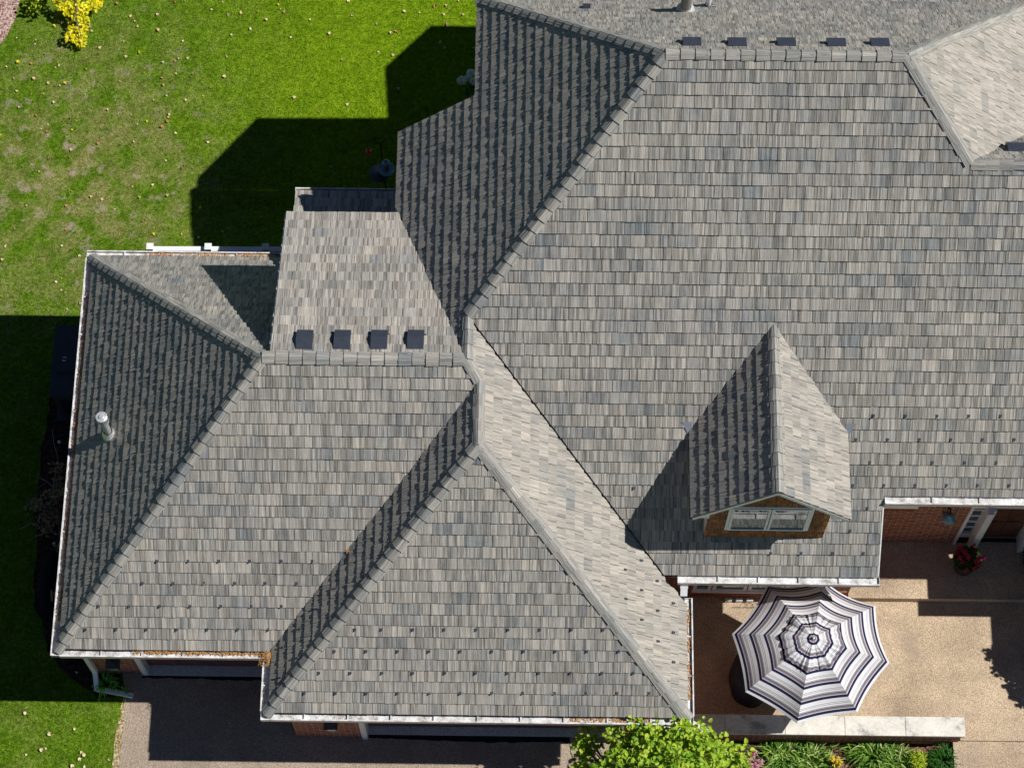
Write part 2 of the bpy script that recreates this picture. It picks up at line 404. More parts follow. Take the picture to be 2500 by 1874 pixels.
def in_poly(p, poly):
    r = False; n = len(poly)
    for i in range(n):
        a, b = poly[i], poly[(i+1) % n]
        if (a[1] > p[1]) != (b[1] > p[1]) and p[0] < (b[0]-a[0])*(p[1]-a[1])/(b[1]-a[1])+a[0]: r = not r
    return r
def shingles(mb, O, U, V, Nn, poly, expo=.195, v_start=0., T=.017, wmin=.11, wmax=.30, rib=(.018, .055), ribh=.0045, cuts=(), seed=1, gap=.007, bias=.55, stk=1.):
    """lay courses of shakes over poly (in the u, v of the slope); every shake is a few ribs wide"""
    rnd = random.Random(seed)
    if area(poly) < 0: poly = poly[::-1]
    tris = []
    vv = [Vector((x, y, 0)) for x, y in poly]
    for t in tessellate_polygon([vv]):
        tri = [poly[i] for i in t]
        if area(tri) < 0: tri = tri[::-1]
        if area(tri) > 1e-6: tris.append(tri)
    us = [p[0] for p in poly]; vs = [p[1] for p in poly]
    k = math.floor((min(vs)-v_start)/expo)
    P = lambda u, v, h: O+U*u+V*v+Nn*h
    while v_start+k*expo < max(vs):
        v0 = v_start+k*expo; v1 = v0+expo+.012; u = min(us)-rnd.random()*.25
        while u < max(us):
            wt = rnd.choice((rnd.uniform(wmin, wmax), rnd.uniform(wmin, wmax), wmax*.97, wmin*1.15))
            tone = min(1, max(0, rnd.gauss(bias, .11))); th = T+rnd.uniform(-.0015, .002); dv = rnd.uniform(-.003, .0025); e = u+wt-gap
            if rnd.random() < .05: tone *= .6
            if rnd.random() < .05: tone = min(1, tone*1.5)
            x = u; h = rnd.uniform(0, ribh)
            while x < e-.001:
                x2 = min(e, x+rnd.uniform(*rib))
                if e-x2 < .009: x2 = e
                h = min(ribh, max(0, h+rnd.choice((-1, 1))*rnd.uniform(.0008, ribh*.8))); st = .5+(rnd.random()-.5)*stk
                q = [(x, v0+dv), (x2, v0+dv+rnd.uniform(-.0015, .0015)), (x2, v1), (x, v1)]
                ins = [in_poly(p, poly) for p in q]
                if all(ins): pieces = [q]
                elif any(ins) or True:
                    if not any(ins) and not in_poly(((x+x2)/2, (v0+v1)/2), poly):
                        # cheap reject when far away
                        pieces = []
                        for t in tris:
                            r = clip_conv(q, t)
                            if len(r) >= 3 and area(r) > 1e-6: pieces.append(r)
                    else:
                        pieces = [r for r in (clip_conv(q, t) for t in tris) if len(r) >= 3 and area(r) > 1e-6]
                for pc in pieces:
                    for c in cuts:
                        if len(pc) >= 3: pc = clip_half(pc, *c)
                    if len(pc) < 3 or area(pc) < 1e-6: continue
                    hh = lambda v: (th+(.004-th)*(v-v0)/(v1-v0))+h
                    top = [P(a, b, hh(b)) for a, b in pc]
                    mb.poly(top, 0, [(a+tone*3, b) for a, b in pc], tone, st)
                    for i in range(len(pc)):
                        a, b = pc[i], pc[(i+1) % len(pc)]
                        if a[1] > v1-.004 and b[1] > v1-.004: continue
                        mb.poly([P(*a, -.004), P(*b, -.004), top[(i+1) % len(pc)], top[i]], 0, [(a[0], a[1])]*4, tone*.8, st*.7)
                x = x2
            u += wt
        k += 1
class Plane:
    """roof plane z = z0 + s*((p-p0).d), d the uphill compass direction"""
    def __init__(s, p0, z0, d, sl):
        s.p0 = Vector((p0[0], p0[1])); s.z0 = z0; s.d = Vector(d).normalized(); s.s = sl
        k = math.sqrt(1+sl*sl); s.k = k
        s.U = Vector((s.d.y, -s.d.x, 0)); s.V = Vector((s.d.x, s.d.y, sl))/k; s.N = s.U.cross(s.V)
        s.O = Vector((p0[0], p0[1], z0))
    def z(s, x, y): return s.z0+s.s*((Vector((x, y))-s.p0).dot(s.d))
    def uv(s, x, y): q = Vector((x, y))-s.p0; return (q.dot(s.U.xy), q.dot(s.d)*s.k)
    def P(s, x, y, h=0): return Vector((x, y, s.z(x, y)))+s.N*h
    def hit(s, u, v):
        d = ray(u, v); k = (CAMP-s.O).dot(s.N)/-(d.dot(s.N)); return CAMP+d*k
def roof(name, pl, pts, parent, seed, valleys=(), v_start=0., bias=.55, thick=.11, ei=0, **kw):
    """valleys: pairs of plan points along which the shakes stop short, interior to the left"""
    mb = MB(); cuts = [(0, ei, 0, 1)]; v_start += ei; kw.setdefault('T', .027); kw.setdefault('ribh', .006)
    for a, b in valleys:
        (au, av), (bu, bv) = pl.uv(*a), pl.uv(*b); L = math.hypot(bu-au, bv-av); nx, ny = -(bv-av)/L, (bu-au)/L
        cx, cy = pl.uv(sum(p[0] for p in pts)/len(pts), sum(p[1] for p in pts)/len(pts))
        if (cx-au)*nx+(cy-av)*ny < 0: nx, ny = -nx, -ny
        cuts.append((au+nx*.004, av+ny*.004, nx, ny))
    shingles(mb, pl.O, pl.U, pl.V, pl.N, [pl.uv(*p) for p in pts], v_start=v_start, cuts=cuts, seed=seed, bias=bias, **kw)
    if ei:
        q = pl.p0+pl.d*((ei+.012)/pl.k); pts = clip_half([tuple(p) for p in pts], q.x, q.y, pl.d.x, pl.d.y)
    mb.prism(list(pts), lambda x, y: pl.z(x, y)-thick, lambda x, y: pl.z(x, y)-.008, 1)
    return mb.build(name, [M['shingle'], M['deck']], parent)
def caps(name, segs, parent, expo=.212, w=.098, seed=3, mat=None):
    """V-shaped cap shakes along hips and ridges; seg = (low point, high point, plane a, plane b)"""
    rnd = random.Random(seed); mb = MB()
    for p0, p1, pa, pb in segs:
        p0, p1 = Vector(p0), Vector(p1); L = (p1-p0).length; d = (p1-p0)/L
        navg = (pa.N+pb.N).normalized(); wings = []
        for pl in (pa, pb):
            x = d.cross(pl.N).normalized()
            if x.z > 0: x = -x
            if abs(x.z) < 1e-6: x = x
            wings.append((x, pl.N))
        n = max(1, round(L/expo)); e = L/n
        for i in range(n):
            s0 = i*e-.002; s1 = min(L, (i+1)*e+.03); th = .030+rnd.uniform(-.003, .004); tone = min(1, max(0, rnd.gauss(.6, .17))); sk = rnd.uniform(-.005, .005)
            for x, nn in wings:
                k = 5; pr = None; ww = w+rnd.uniform(-.006, .006)
                for j in range(k):
                    a, b = ww*j/k, ww*(j+1)/k; rh = rnd.uniform(0, .005); st = rnd.random()
                    def Q(s, t, h):
                        nv = navg if t == 0 else nn
                        return p0+d*(s+sk*t*8)+x*t+nv*h
                    h0, h1 = th+rh+.012, .024+rh
                    q = [Q(s0, a, h0), Q(s0, b, h0), Q(s1, b, h1), Q(s1, a, h1)]
                    U0 = i*.37+tone*5
                    mb.poly(q, 0, [(U0+a, s0), (U0+b, s0), (U0+b, s1), (U0+a, s1)], tone, st)
                    mb.poly([Q(s0, a, -.004), Q(s0, b, -.004), q[1], q[0]], 0, None, tone*.7, .2)
                    mb.poly([Q(s0, b, 0), Q(s1, b, 0), q[2], q[1]], 0, None, tone*.7, .2)
                    mb.poly([Q(s0, a, 0), Q(s1, a, 0), q[3], q[0]], 0, None, tone*.7, .2)
    return mb.build(name, [mat or M['cap']], parent)

# ------------------------------------------------------------------ dimensions (metres)
z1, e1 = 6.46354, 3.0; sW1, sN1, sS1 = 1.00978, 1.07261, .95273
x2 = 3.08258; xr, z2, yr = 3.26661, 6.22231, -1.27576; sS2, sW2, sE = .96356, .96849, .97523
yc = .7278; sWM, sSM, sNM, sEM = .99204, .9671, 1.08259, 1.08012
xa = 5.94358; za = z1+sWM*(xa-x2); ya = yc+(za-z1)/sSM; xb = 9.43684; zb2 = 8.17757
eS, eS2 = 3.4479, 4.43362; sSh, ysh, xsh = .39121, 2.97612, .11191
xd, zd, yd, wd, zde = 7.70831, 6.39032, -2.03, 1.20204, 5.18228
yG = -(z1-z2)/sS1; XE = 14.0; XWL = 1.86; YWL = 4.46
UP, LO, LAWN_N, GZ, BED = .85, .67, -.10, .38, .45
h1 = z1-e1; xW = -h1/sW1; yN = h1/sN1; yS = -h1/sS1
h2 = z2-e1; x2W = xr-h2/sW2; x2E = xr+h2/sE; y2S = yr-h2/sS2
pW1 = Plane((xW, 0), e1, (1, 0), sW1); pN1 = Plane((0, yN), e1, (0, -1), sN1); pS1 = Plane((0, yS), e1, (0, 1), sS1)
pSh = Plane((0, ysh), z1-sSh*ysh, (0, -1), sSh)
pWM = Plane((XWL, 0), z1+sWM*(XWL-x2), (1, 0), sWM)
pSM = Plane((0, yc-(z1-eS)/sSM), eS, (0, 1), sSM)
pNM = Plane((0, 6.25), za-sNM*(6.25-ya), (0, -1), sNM)
pEM = Plane((15.5, 0), za-sEM*(15.5-xb), (-1, 0), sEM)
pWg = Plane((0, 6.2), zb2-sNM*(6.2-(ya-(za-zb2)/sSM)), (0, -1), sNM)
pE2 = Plane((x2E, 0), e1, (-1, 0), sE); pW2 = Plane((x2W, 0), e1, (1, 0), sW2); pS2 = Plane((0, y2S), e1, (0, 1), sS2)

# ================================================================== SETTING
def lawn_z(x, y):
    t = min(1, max(0, (y-3.4)/2.4)); return GZ+(LAWN_N-GZ)*t*t*(3-2*t)
mb = MB(); ys = [-90, -40, -15]+[i*.25 for i in range(-40, 61)]+[30, 60, 100]
xs = [-90, -40, -20, -10, -5, 0, 5, 10, 15, 20, 40, 90]
for y0, y1_ in zip(ys, ys[1:]):
    for x0, x1 in zip(xs, xs[1:]):
        mb.poly([(x0, y0, lawn_z(x0, y0)), (x1, y0, lawn_z(x1, y0)), (x1, y1_, lawn_z(x1, y1_)), (x0, y1_, lawn_z(x0, y1_))], 0)
tag(mb.build('lawn', M['grass'], smooth=True, merge=True), kind='structure')
def sheet(name, pts, z, m, thick=0, kind='structure', wob=0, seed=1):
    rnd = random.Random(seed); P = []
    n = len(pts)
    for i in range(n):
        a, b = Vector(pts[i]), Vector(pts[(i+1) % n]); L = (b-a).length; k = max(1, int(L/.09)) if wob else 1
        for j in range(k):
            p = a.lerp(b, j/k)
            if wob: p += Vector((rnd.uniform(-wob, wob), rnd.uniform(-wob, wob)))
            P.append((p.x, p.y))
    mb = MB(); mb.prism(P, z-max(thick, .003), z)
    return tag(mb.build(name, m), kind=kind)
A2 = lambda u, v, z=GZ: at(u, v, z).xy
dl = [A2(u, v) for u, v in ((300, 1650), (307, 1700), (303, 1760), (296, 1815), (290, 1874))]
sheet('driveway', [dl[0]+Vector((0, .35)), *dl, Vector((-3.05, -30)), Vector((7.2, -30)), Vector((5.2, -5.6)), A2(1392, 1838), A2(1388, 1770), Vector((4.6, -3.0)), Vector((-1, -3.05))], GZ+.006, M['asphalt'])
ed = []
rnd = random.Random(5)
for a, b in zip(dl[1:]+[Vector((-3.05, -30))], []): pass
edge = [dl[1]+Vector((-.02, 0))]+[p+Vector((-.10, 0)) for p in dl[2:]]+[Vector((-3.2, -12))]
sheet('dry_grass_edge', edge+[Vector((-2.98, -12))]+[p+Vector((.01, 0)) for p in dl[:0:-1]], GZ+.004, M['dead_edge'], wob=.022, seed=8)
sheet('walkway', [A2(1394, 1836), A2(1388, 1772), Vector((6.2, -4.27)), Vector((6.2, -5.6)), Vector((5.3, -5.6))], GZ+.012, M['asphalt'], wob=.004)
G1Y, G2Y = -3.30, -4.345                              # front wall faces of the two garages
GX0, GX1 = -2.467, .26                               # garage door openings
HX0, HX1 = 1.285, 5.62
sheet('garage_apron', [(GX0, G1Y-.03), (GX1, G1Y-.03), (GX1, G1Y+.16), (GX0, G1Y+.16)], GZ+.014, M['concrete'])
sheet('garage_apron', [(HX0, G2Y+.05), (HX1, G2Y+.05), (HX1, G2Y+.22), (HX0, G2Y+.22)], GZ+.014, M['concrete'])
sheet('sealer_strip', [(GX0+.02, G1Y+.01), (GX1+.3, G1Y+.01), (GX1+.3, G1Y-.10), (GX0, G1Y-.07)], GZ+.010, M['tar'], wob=.014, seed=4)
sheet('sealer_strip', [(HX0+.02, G2Y+.07), (HX1-.1, G2Y+.07), (HX1-.1, G2Y-.03), (3.2, G2Y-.06), (HX0, G2Y-.01)], GZ+.010, M['tar'], wob=.014, seed=5)
bed = [(122, 960), (118, 1010), (112, 1050), (100, 1110), (95, 1180), (86, 1250), (92, 1330), (84, 1400), (82, 1480), (104, 1520), (112, 1570), (125, 1600), (160, 1640), (196, 1672), (240, 1700), (303, 1697)]
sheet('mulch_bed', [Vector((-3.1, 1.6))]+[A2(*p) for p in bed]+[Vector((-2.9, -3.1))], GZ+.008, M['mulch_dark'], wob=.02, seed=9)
sheet('mulch_bed', [A2(-400, -200, LAWN_N), A2(70, -60, LAWN_N), A2(50, 0, LAWN_N), A2(36, 48, LAWN_N), A2(14, 92, LAWN_N), A2(-6, 118, LAWN_N), A2(-400, 200, LAWN_N)], LAWN_N+.02, M['mulch_pink'], thick=.03, wob=.012, seed=10)
STEP = at(2100, 1459, UP).y; JOINT = at(2400, 1807, LO).y
sheet('patio_terrace', [(9.44, -.7), (18, -.7), (18, STEP), (9.44, STEP)], UP, M['patio'], thick=.9)
WX1, WY0, WY1 = at(2356, 1770, LO+.48).x, at(2355, 1750, LO+.48).y, at(2357, 1797, LO+.48).y
sheet('patio', [(6.1, -1.7), (9.43, -1.7), (9.43, STEP-.003), (18, STEP-.003), (18, JOINT), (WX1+.0, JOINT), (WX1, WY0-.05), (6.1, WY0-.05)], LO, M['patio'], thick=.7)
sheet('path', [(WX1-.12, JOINT-.006), (18, JOINT-.006), (18, -9), (WX1-.12, -9)], LO-.03, M['patio'], thick=.5)
sheet('planting_bed', [(6.2, WY1-.0), (WX1-.14, WY1-.0), (WX1-.14, -9), (5.6, -9), (5.6, -5.7), (6.2, -5.7)], BED, M['mulch'], thick=.3)

# ================================================================== HOUSE
house = empty('house', (0, 0, 0), 0, 'brick house under grey shake hip roofs seen from above, with dormer and two garage bays', 'house')
K = dict
roof('roof', pW1, [(xW, yN), (0, 0), (xW, yS)][::-1], house, 11, ribh=.0085, T=.024, rib=(.012, .038), stk=.35, wmin=.15, wmax=.33, ei=0.10)
roof('roof', pS1, [(xW, yS), (x2W, yS), (xr, yG), (x2, 0), (0, 0)], house, 12, [((x2W, yS), (xr, yG))], ei=0.05)
roof('roof', pN1, [(xW, yN), (0, 0), (.6, 0), (.6, yN)], house, 13)
xv = x2-sSh*ysh/sWM
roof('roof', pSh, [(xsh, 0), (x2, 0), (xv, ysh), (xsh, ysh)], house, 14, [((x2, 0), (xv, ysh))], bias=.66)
XWE = 3.125; yhN = ya+(xa-XWE)*sWM/sNM; hipx = lambda x: ya-(xa-x)*sWM/sSM
roof('roof', pWM, [(XWE, yhN), (XWE, YWL), (XWL, YWL), (XWL, ysh), (xv, ysh), (x2, 0), (x2, yc), (xa, ya)], house, 15, [((xv, ysh), (x2, 0))], v_start=.0, ribh=.0085, T=.024, rib=(.012, .038), stk=.35, wmin=.15, wmax=.33)
roof('roof', pW2, [(xr, yG), (xr, yr), (x2W, y2S), (x2W, yS)], house, 16, [((x2W, yS), (xr, yG))], ei=0.10, ribh=.0085, T=.024, rib=(.012, .038), stk=.35, wmin=.15, wmax=.33)
roof('roof', pS2, [(xr, yr), (x2W, y2S), (x2E, y2S)], house, 17, ei=0.05)
XV = x2+(z1-eS)/sE; YV = yc-(z1-eS)/sSM; YV2 = yc-(z1-eS2)/sSM
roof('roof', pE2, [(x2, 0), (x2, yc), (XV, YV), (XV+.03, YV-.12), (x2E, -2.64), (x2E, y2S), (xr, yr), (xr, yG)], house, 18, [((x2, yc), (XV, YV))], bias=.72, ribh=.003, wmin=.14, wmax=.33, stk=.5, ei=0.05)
xB2 = xb+(za-zb2)/sEM; yB2 = ya-(za-zb2)/sSM
XR = 9.553
roof('roof', pSM, [(x2, yc), (xa, ya), (xb, ya), (xB2, yB2), (XE, yB2), (XE, YV2), (XR, YV2), (XR, YV), (XV, YV)], house, 19, [((x2, yc), (XV, YV))], bias=.5)
xhE = lambda t: (xb+t/sEM, ya+t/sNM)
roof('roof', pNM, [(XWE, yhN), (xa, ya), (xb, ya), xhE(2.8), (XWE, yhN)][:4], house, 20, thick=.08, bias=.55)
dz = zb2-pWg.z0
xv2 = xB2+3.3/sEM
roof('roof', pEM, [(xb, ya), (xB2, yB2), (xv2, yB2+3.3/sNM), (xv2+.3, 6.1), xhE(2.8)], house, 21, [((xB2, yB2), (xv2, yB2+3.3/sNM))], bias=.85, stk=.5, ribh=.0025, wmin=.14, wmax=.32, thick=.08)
roof('roof', pWg, [(xB2, yB2), (XE, yB2), (XE, yB2+3.3/sNM), (xv2, yB2+3.3/sNM)], house, 22, [((xB2, yB2), (xv2, yB2+3.3/sNM))], thick=.08)
# low roof beyond the shed slope
yLo, zLo = 4.50, 3.0
pLo = Plane((0, yLo), zLo, (0, -1), sSh)
roof('roof', pLo, [(-.02, yLo), (2.35, yLo), (2.35, 2.5), (-.02, 2.5)], house, 23, thick=.08)
V3 = lambda x, y, pl: (x, y, pl.z(x, y))
P1 = (0, 0, z1); P2 = (x2, 0, z1); G2n = (xr, yG, z2); G2s = (xr, yr, z2); CC = (x2, yc, z1); AA = (xa, ya, za); BB = (xb, ya, za); B2 = (xB2, yB2, zb2)
nAvg = Plane((0, 0), 0, (1, 0), .9)
caps('ridge_cap', [((xW, yS, e1), P1, pW1, pS1), ((xW, yN, e1), P1, pW1, pN1)], house, seed=31)
caps('ridge_cap', [(P1, P2, pS1, pSh)], house, seed=32)
caps('ridge_cap', [(P2, CC, pE2, pWM), (G2n, P2, pS1, pE2), (G2n, G2s, pW2, pE2)], house, seed=33, w=.09)
caps('ridge_cap', [((x2W, y2S, e1), G2s, pW2, pS2), ((x2E, y2S, e1), G2s, pS2, pE2)], house, seed=34)
caps('ridge_cap', [(CC, AA, pWM, pSM)], house, seed=35)
caps('ridge_cap', [((XWE, yhN, pWM.z(XWE, 0)), AA, pWM, pNM), ((*xhE(2.8), za-2.8), BB, pNM, pEM)], house, seed=36)
caps('ridge_cap', [(AA, BB, pSM, pNM), (B2, BB, pSM, pEM), ((XE, yB2, zb2), B2, pSM, pWg)], house, seed=37)
# plain back masses out of the photograph that throw the shadows on the lawn
def slab(name, pts, zt, th, m, parent=house):
    mb = MB(); mb.prism(pts, zt-th, zt); return mb.build(name, m, parent)
nc = []
for u, v in ((475, 435), (621, 288), (940, 288), (933, 165), (1045, 63), (1165, 65)):
    p = at(u, v, LAWN_N); nc.append((p.x+SUNX*(6.5-LAWN_N), p.y+SUNY*(6.5-LAWN_N)))
north = [(XWE+.35, 6.25), (nc[1][0]-.55, 6.9)]
pts = [(nc[0][0], yhN+.02), nc[0], nc[1], nc[2], nc[3], nc[4], nc[5], (14, nc[5][1]), (14, yhN+.02)]
pNn = Plane((0, nc[1][1]), 6.5, (0, -1), .05)
mbn = MB(); mbn.prism(pts, 6.32, lambda x, y: 6.45, 0)
mbn.build('flat_roof', M['deck'], house)
# ---- walls
def walls(name, boxes, m='brick'):
    mb = MB()
    for lo, hi in boxes: mb.box(lo, hi)
    return mb.build(name, M[m], house)
DT = 2.62
walls('brick_wall', [((-3.21, G1Y, 0), (GX0, G1Y+.30, 2.9)), ((GX0, G1Y, DT), (GX1, G1Y+.30, 2.9)), ((GX1, G1Y, 0), (.42, G1Y+.30, 2.9)),
                     ((-3.21, G1Y+.302, 0), (-3.0, 3.0, 2.9)), ((-2.998, 2.75, 0), (.4, 3.0, 2.9))])
walls('brick_wall', [((.195, G2Y, 0), (HX0, G2Y+.33, 2.9)), ((HX0, G2Y, DT), (HX1, G2Y+.33, 2.9)), ((HX1, G2Y, 0), (6.20, G2Y+.33, 2.9)),
                     ((.195, G2Y+.332, 0), (.44, -3.35, 2.9)), ((5.95, G2Y+.332, 0), (6.20, -1.85, 2.9))])
SY = at(1720, 1457, LO).y
walls('brick_wall', [((6.1, SY, .1), (9.42, SY+.24, 3.25)), ((9.2, SY+.242, .1), (9.42, -.95, 3.6))])
# right-hand entrance wall with openings for the door and its sidelights
RWY = at(2300, 1324, UP).y
SX0 = at(2324, 1318, UP).x; DX0, DX1 = SX0+.37, SX0+1.11; HD = aty(2366, 1236, RWY).z; RX = SX0+1.63
walls('brick_wall', [((9.2, RWY, .3), (SX0, RWY+.2, 4.3)), ((SX0, RWY, HD+.12), (14, RWY+.2, 4.3)), ((RX, RWY, .3), (14, RWY+.2, HD+.12))])
walls('brick_wall', [((3.55, 3.1, -.8), (3.75, 5.8, 6.3)), ((3.552, 5.802, -.8), (13.5, 6.0, 6.3)), ((2.3, 2.9, -.8), (2.5, 4.1, 5.1)), ((2.502, 3.9, -.8), (3.548, 4.1, 5.4)),
                     ((.45, 2.6, -.5), (2.298, 2.8, 5.0)), ((.3, 2.802, -.5), (.5, 4.2, 2.95)), ((.502, 4.05, -.8), (2.3, 4.2, 2.95))])
# shed side wall (fills the wedge under the rake)
mb = MB(); mb.prism([(.30, .02), (.44, .02), (.44, 2.85), (.30, 2.85)], lambda x, y: pN1.z(x, y)-.3, lambda x, y: pSh.z(x, y)-.12)
mb.build('side_wall', M['soldier'], house)
# fascia boards on rakes and the trimmed ends
def fascia(name, segs, depth=.16, th=.022, m='white'):
    for a, b, out in segs:
        mb = MB(); a, b, out = Vector(a), Vector(b), Vector(out).normalized()
        mb.obox(a-Vector((0, 0, depth)), b-a, out*th, Vector((0, 0, depth)))
        mb.build(name, M[m], house)
fascia('fascia_board', [(pSh.P(xsh, .2, -.01), pSh.P(xsh, ysh, -.01), (-1, 0, 0)), (pSh.P(xsh, ysh, -.01), pSh.P(xv, ysh, -.01), (0, 1, 0)),
                        (pSM.P(XR, YV, -.01), pSM.P(XR, YV2, -.01), (1, 0, 0)), (pWM.P(XWL, YWL, -.01), pWM.P(XWE, YWL, -.01), (0, 1, 0)),
                        (pWM.P(XWL, ysh, -.01), pWM.P(XWL, YWL, -.01), (-1, 0, 0)), (pWM.P(XWE, YWL, -.01), pWM.P(XWE, yhN, -.01), (-1, 0, 0))], .14)
# soffits
def soffit(rects, z=2.86):
    mb = MB()
    for x0, y0, x1, y1 in rects: mb.box((x0, y0, z-.02), (x1, y1, z))
    return mb.build('soffit', M['soffit'], house)
soffit([(xW, yS, .14, G1Y-.002), (xW, G1Y, -3.212, yN), (-3.21, 3.002, .29, yN)])
soffit([(x2W, y2S, x2E, G2Y-.002), (x2W, G2Y, .193, -3.35), (6.202, G2Y, x2E, -2.7)])
soffit([(XV, YV, 9.5, SY-.002)], 3.33); soffit([(9.56, YV2, XE, RWY-.002)], 4.31)
# gutters: open U sections along the eaves
def gutter(a, b, out, z, w_=.135, d=.045, name='gutter'):
    a, b, out = Vector((*a, z)), Vector((*b, z)), Vector((*out, 0)); mb = MB(); L = b-a
    n = L.normalized(); up = Vector((0, 0, 1))
    def strip(p, q, hgt, th, mi): mb.obox(p, L, q, up*hgt, mi)
    mb.obox(a+out*.002-up*d, L, out*w_, up*.006, 0)                       # floor
    mb.obox(a+out*.002-up*(d-.006), L, out*.006, up*(d-.012), 0)          # back
    mb.obox(a+out*(w_-.002)-up*.105, L, out*.006, up*.109, 1)       # face
    mb.obox(a+out*.02-up*.105, L, out*(w_-.024), up*.006, 1)              # underside
    mb.obox(a+out*(w_-.016)+up*.004, L, out*.022, up*.006, 0)             # rolled lip
    for e in (a, b-n*.006): mb.obox(e+out*.004-up*d, n*.006, out*w_, up*d, 0)
    k = int(L.length/.75)
    for i in range(1, k+1):
        p = a+L*(i/(k+1)); mb.obox(p+out*.008-up*.01, n*.022, out*(w_-.02), up*.004, 0)
    return mb.build(name, [M['gutter'], M['gutter_out']], house)
gz = e1-.012
gi = .055                                             # the gutters tuck under the first course
gutter((xW+gi, yS+gi), (x2W-.07, yS+gi), (0, -1), gz); gutter((xW+gi, yN-gi+.03), (xW+gi, yS+gi-.128), (-1, 0), gz+.001); gutter((xW+gi-.128, yN-.02), (.29, yN-.02), (0, 1), gz)
gutter((x2W+gi-.128, y2S+gi), (x2E-gi+.128, y2S+gi), (0, -1), gz); gutter((x2W+gi, yS+gi-.13), (x2W+gi, y2S+gi), (-1, 0), gz+.001); gutter((x2E-gi, y2S+gi), (x2E-gi, -2.64), (1, 0), gz+.001)
gutter((XV+.22, YV), (XR+.03, YV), (0, -1), eS-.012); gutter((XR+.02, YV2), (XE, YV2), (0, -1), eS2-.012)
gutter((-.03, yLo), (1.83, yLo), (0, 1), zLo-.012, .07, .06)
# litter lying in the gutters
def litter(spec, seed, name='gutter_debris'):
    rnd = random.Random(seed); mb = MB()
    for a, b, z, n, spread, hz in spec:
        a, b = Vector(a), Vector(b); pr = Vector((-(b-a).y, (b-a).x)).normalized()
        for _ in range(n):
            t = rnd.random(); dens = math.sin(t*23+seed)*.5+.5
            if rnd.random() > .35+.65*dens: continue
            p = a.lerp(b, t)+pr*rnd.uniform(-spread, spread)
            q = Vector((p.x, p.y, z+rnd.random()*hz)); az = rnd.random()*2*PI; L = rnd.uniform(.02, .05)
            d = Vector((math.cos(az)*L, math.sin(az)*L, rnd.uniform(-.01, .01))); x = Vector((-d.y, d.x, 0)).normalized()*rnd.uniform(.003, .008)
            mb.poly([q-x, q+d-x*.4, q+d+x*.4, q+x], 0, None, rnd.random())
    return mb.build(name, M['debris'], house)
litter([((-2.2, yS+gi-.04), (x2W-.1, yS+gi-.04), gz-.03, 1700, .035, .05)], 3)
litter([((xW+gi-.04, yN-.7), (xW+gi-.04, yS+.5), gz-.03, 2900, .032, .05)], 4)
litter([((xW+.9, yN+.03), (.25, yN+.03), gz-.03, 1900, .04, .055)], 5)
litter([((4.7, y2S+gi-.06), (6.0, y2S+gi-.06), gz-.04, 450, .04, .03)], 6); litter([((x2E-gi+.06, -4.3), (x2E-gi+.06, -2.7), gz-.04, 600, .04, .03)], 7)
# the clump of needles where the valley empties
rnd = random.Random(8); mb = MB()
for _ in range(560):
    r = abs(rnd.gauss(0, .06)); az = rnd.random()*2*PI; q = Vector((x2W+.02+r*math.cos(az), yS-.06+r*math.sin(az)*1.3, e1+.06-r*.35+rnd.random()*.03)); a2 = rnd.random()*2*PI
    d = Vector((math.cos(a2), math.sin(a2), rnd.uniform(-.3, .3)))*rnd.uniform(.03, .07); x = Vector((-d.y, d.x, 0)).normalized()*.004
    mb.poly([q-x, q+d-x*.4, q+d+x*.4, q+x], 0, None, rnd.random())
mb.build('gutter_debris', M['debris'], house)['label'] = 'clump of orange needles at the foot of the valley'
vq = pS1.hit(851, 1342); litter([((vq.x-.03, vq.y+.03), (vq.x+.03, vq.y-.03), vq.z+.01, 200, .03, .04)], 9)

# ---- dormer
dorm = empty('dormer', (0, 0, 0), 0, parent=house)
zr = zd; sD = (zd-zde)/wd
pDW = Plane((xd-wd, 0), zde, (1, 0), sD); pDE = Plane((xd+wd, 0), zde, (-1, 0), sD)
yr_ = yc-(z1-zd)/sSM; ye_ = yc-(z1-zde)/sSM
roof('roof', pDW, [(xd, yr_), (xd, yd), (xd-wd, yd), (xd-wd, ye_)], dorm, 41, [((xd-wd, ye_), (xd, yr_))], thick=.05, ribh=.0085, T=.024, rib=(.012, .038), stk=.35, wmin=.15, wmax=.33)
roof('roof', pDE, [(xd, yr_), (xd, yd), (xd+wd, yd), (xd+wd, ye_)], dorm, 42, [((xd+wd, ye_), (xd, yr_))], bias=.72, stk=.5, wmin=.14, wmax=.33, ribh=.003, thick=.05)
caps('ridge_cap', [((xd, yd, zd), (xd, yr_, zd), pDW, pDE)], dorm, seed=43, w=.09)
yf = yd+.13; wi = .93                                # front wall face and half width
zw = lambda x: zd-sD*abs(x-xd)-.07
wx0, wx1 = aty(1772, 1285, yf).x, aty(1970, 1285, yf).x; wz0 = aty(1870, 1288, yf).z; wz1 = aty(1870, 1234, yf).z
# frames slightly to match the photograph's window, cedar cladding round it
zb = pSM.z(0, yf)-.05
zbase = zb
mb = MB(); O = Vector((xd-wi, yf, zb)); Ux = Vector((1, 0, 0)); Vz = Vector((0, 0, 1)); Ny = Vector((0, -1, 0))
zz = lambda x: zw(xd-wi+x)-zb
shapes = [[(0, 0), (2*wi, 0), (2*wi, zz(2*wi)), (wi, zz(wi)), (0, zz(0))]]
shingles(mb, O, Ux, Vz, Ny, shapes[0], expo=.13, T=.024, wmin=.07, wmax=.17, rib=(.03, .08), ribh=.003, seed=44, gap=.01)
mb.build('wall', M['cedar'], dorm)
mb = MB(); mb.prism([(xd-wi, yf+.003), (xd+wi, yf+.003), (xd+wi, ye_+.4), (xd-wi, ye_+.4)], 3.9, lambda x, y: zde-.03)
mb.build('side_wall', M['soffit'], dorm)
def zface(x): return zd-sD*abs(x-xd)
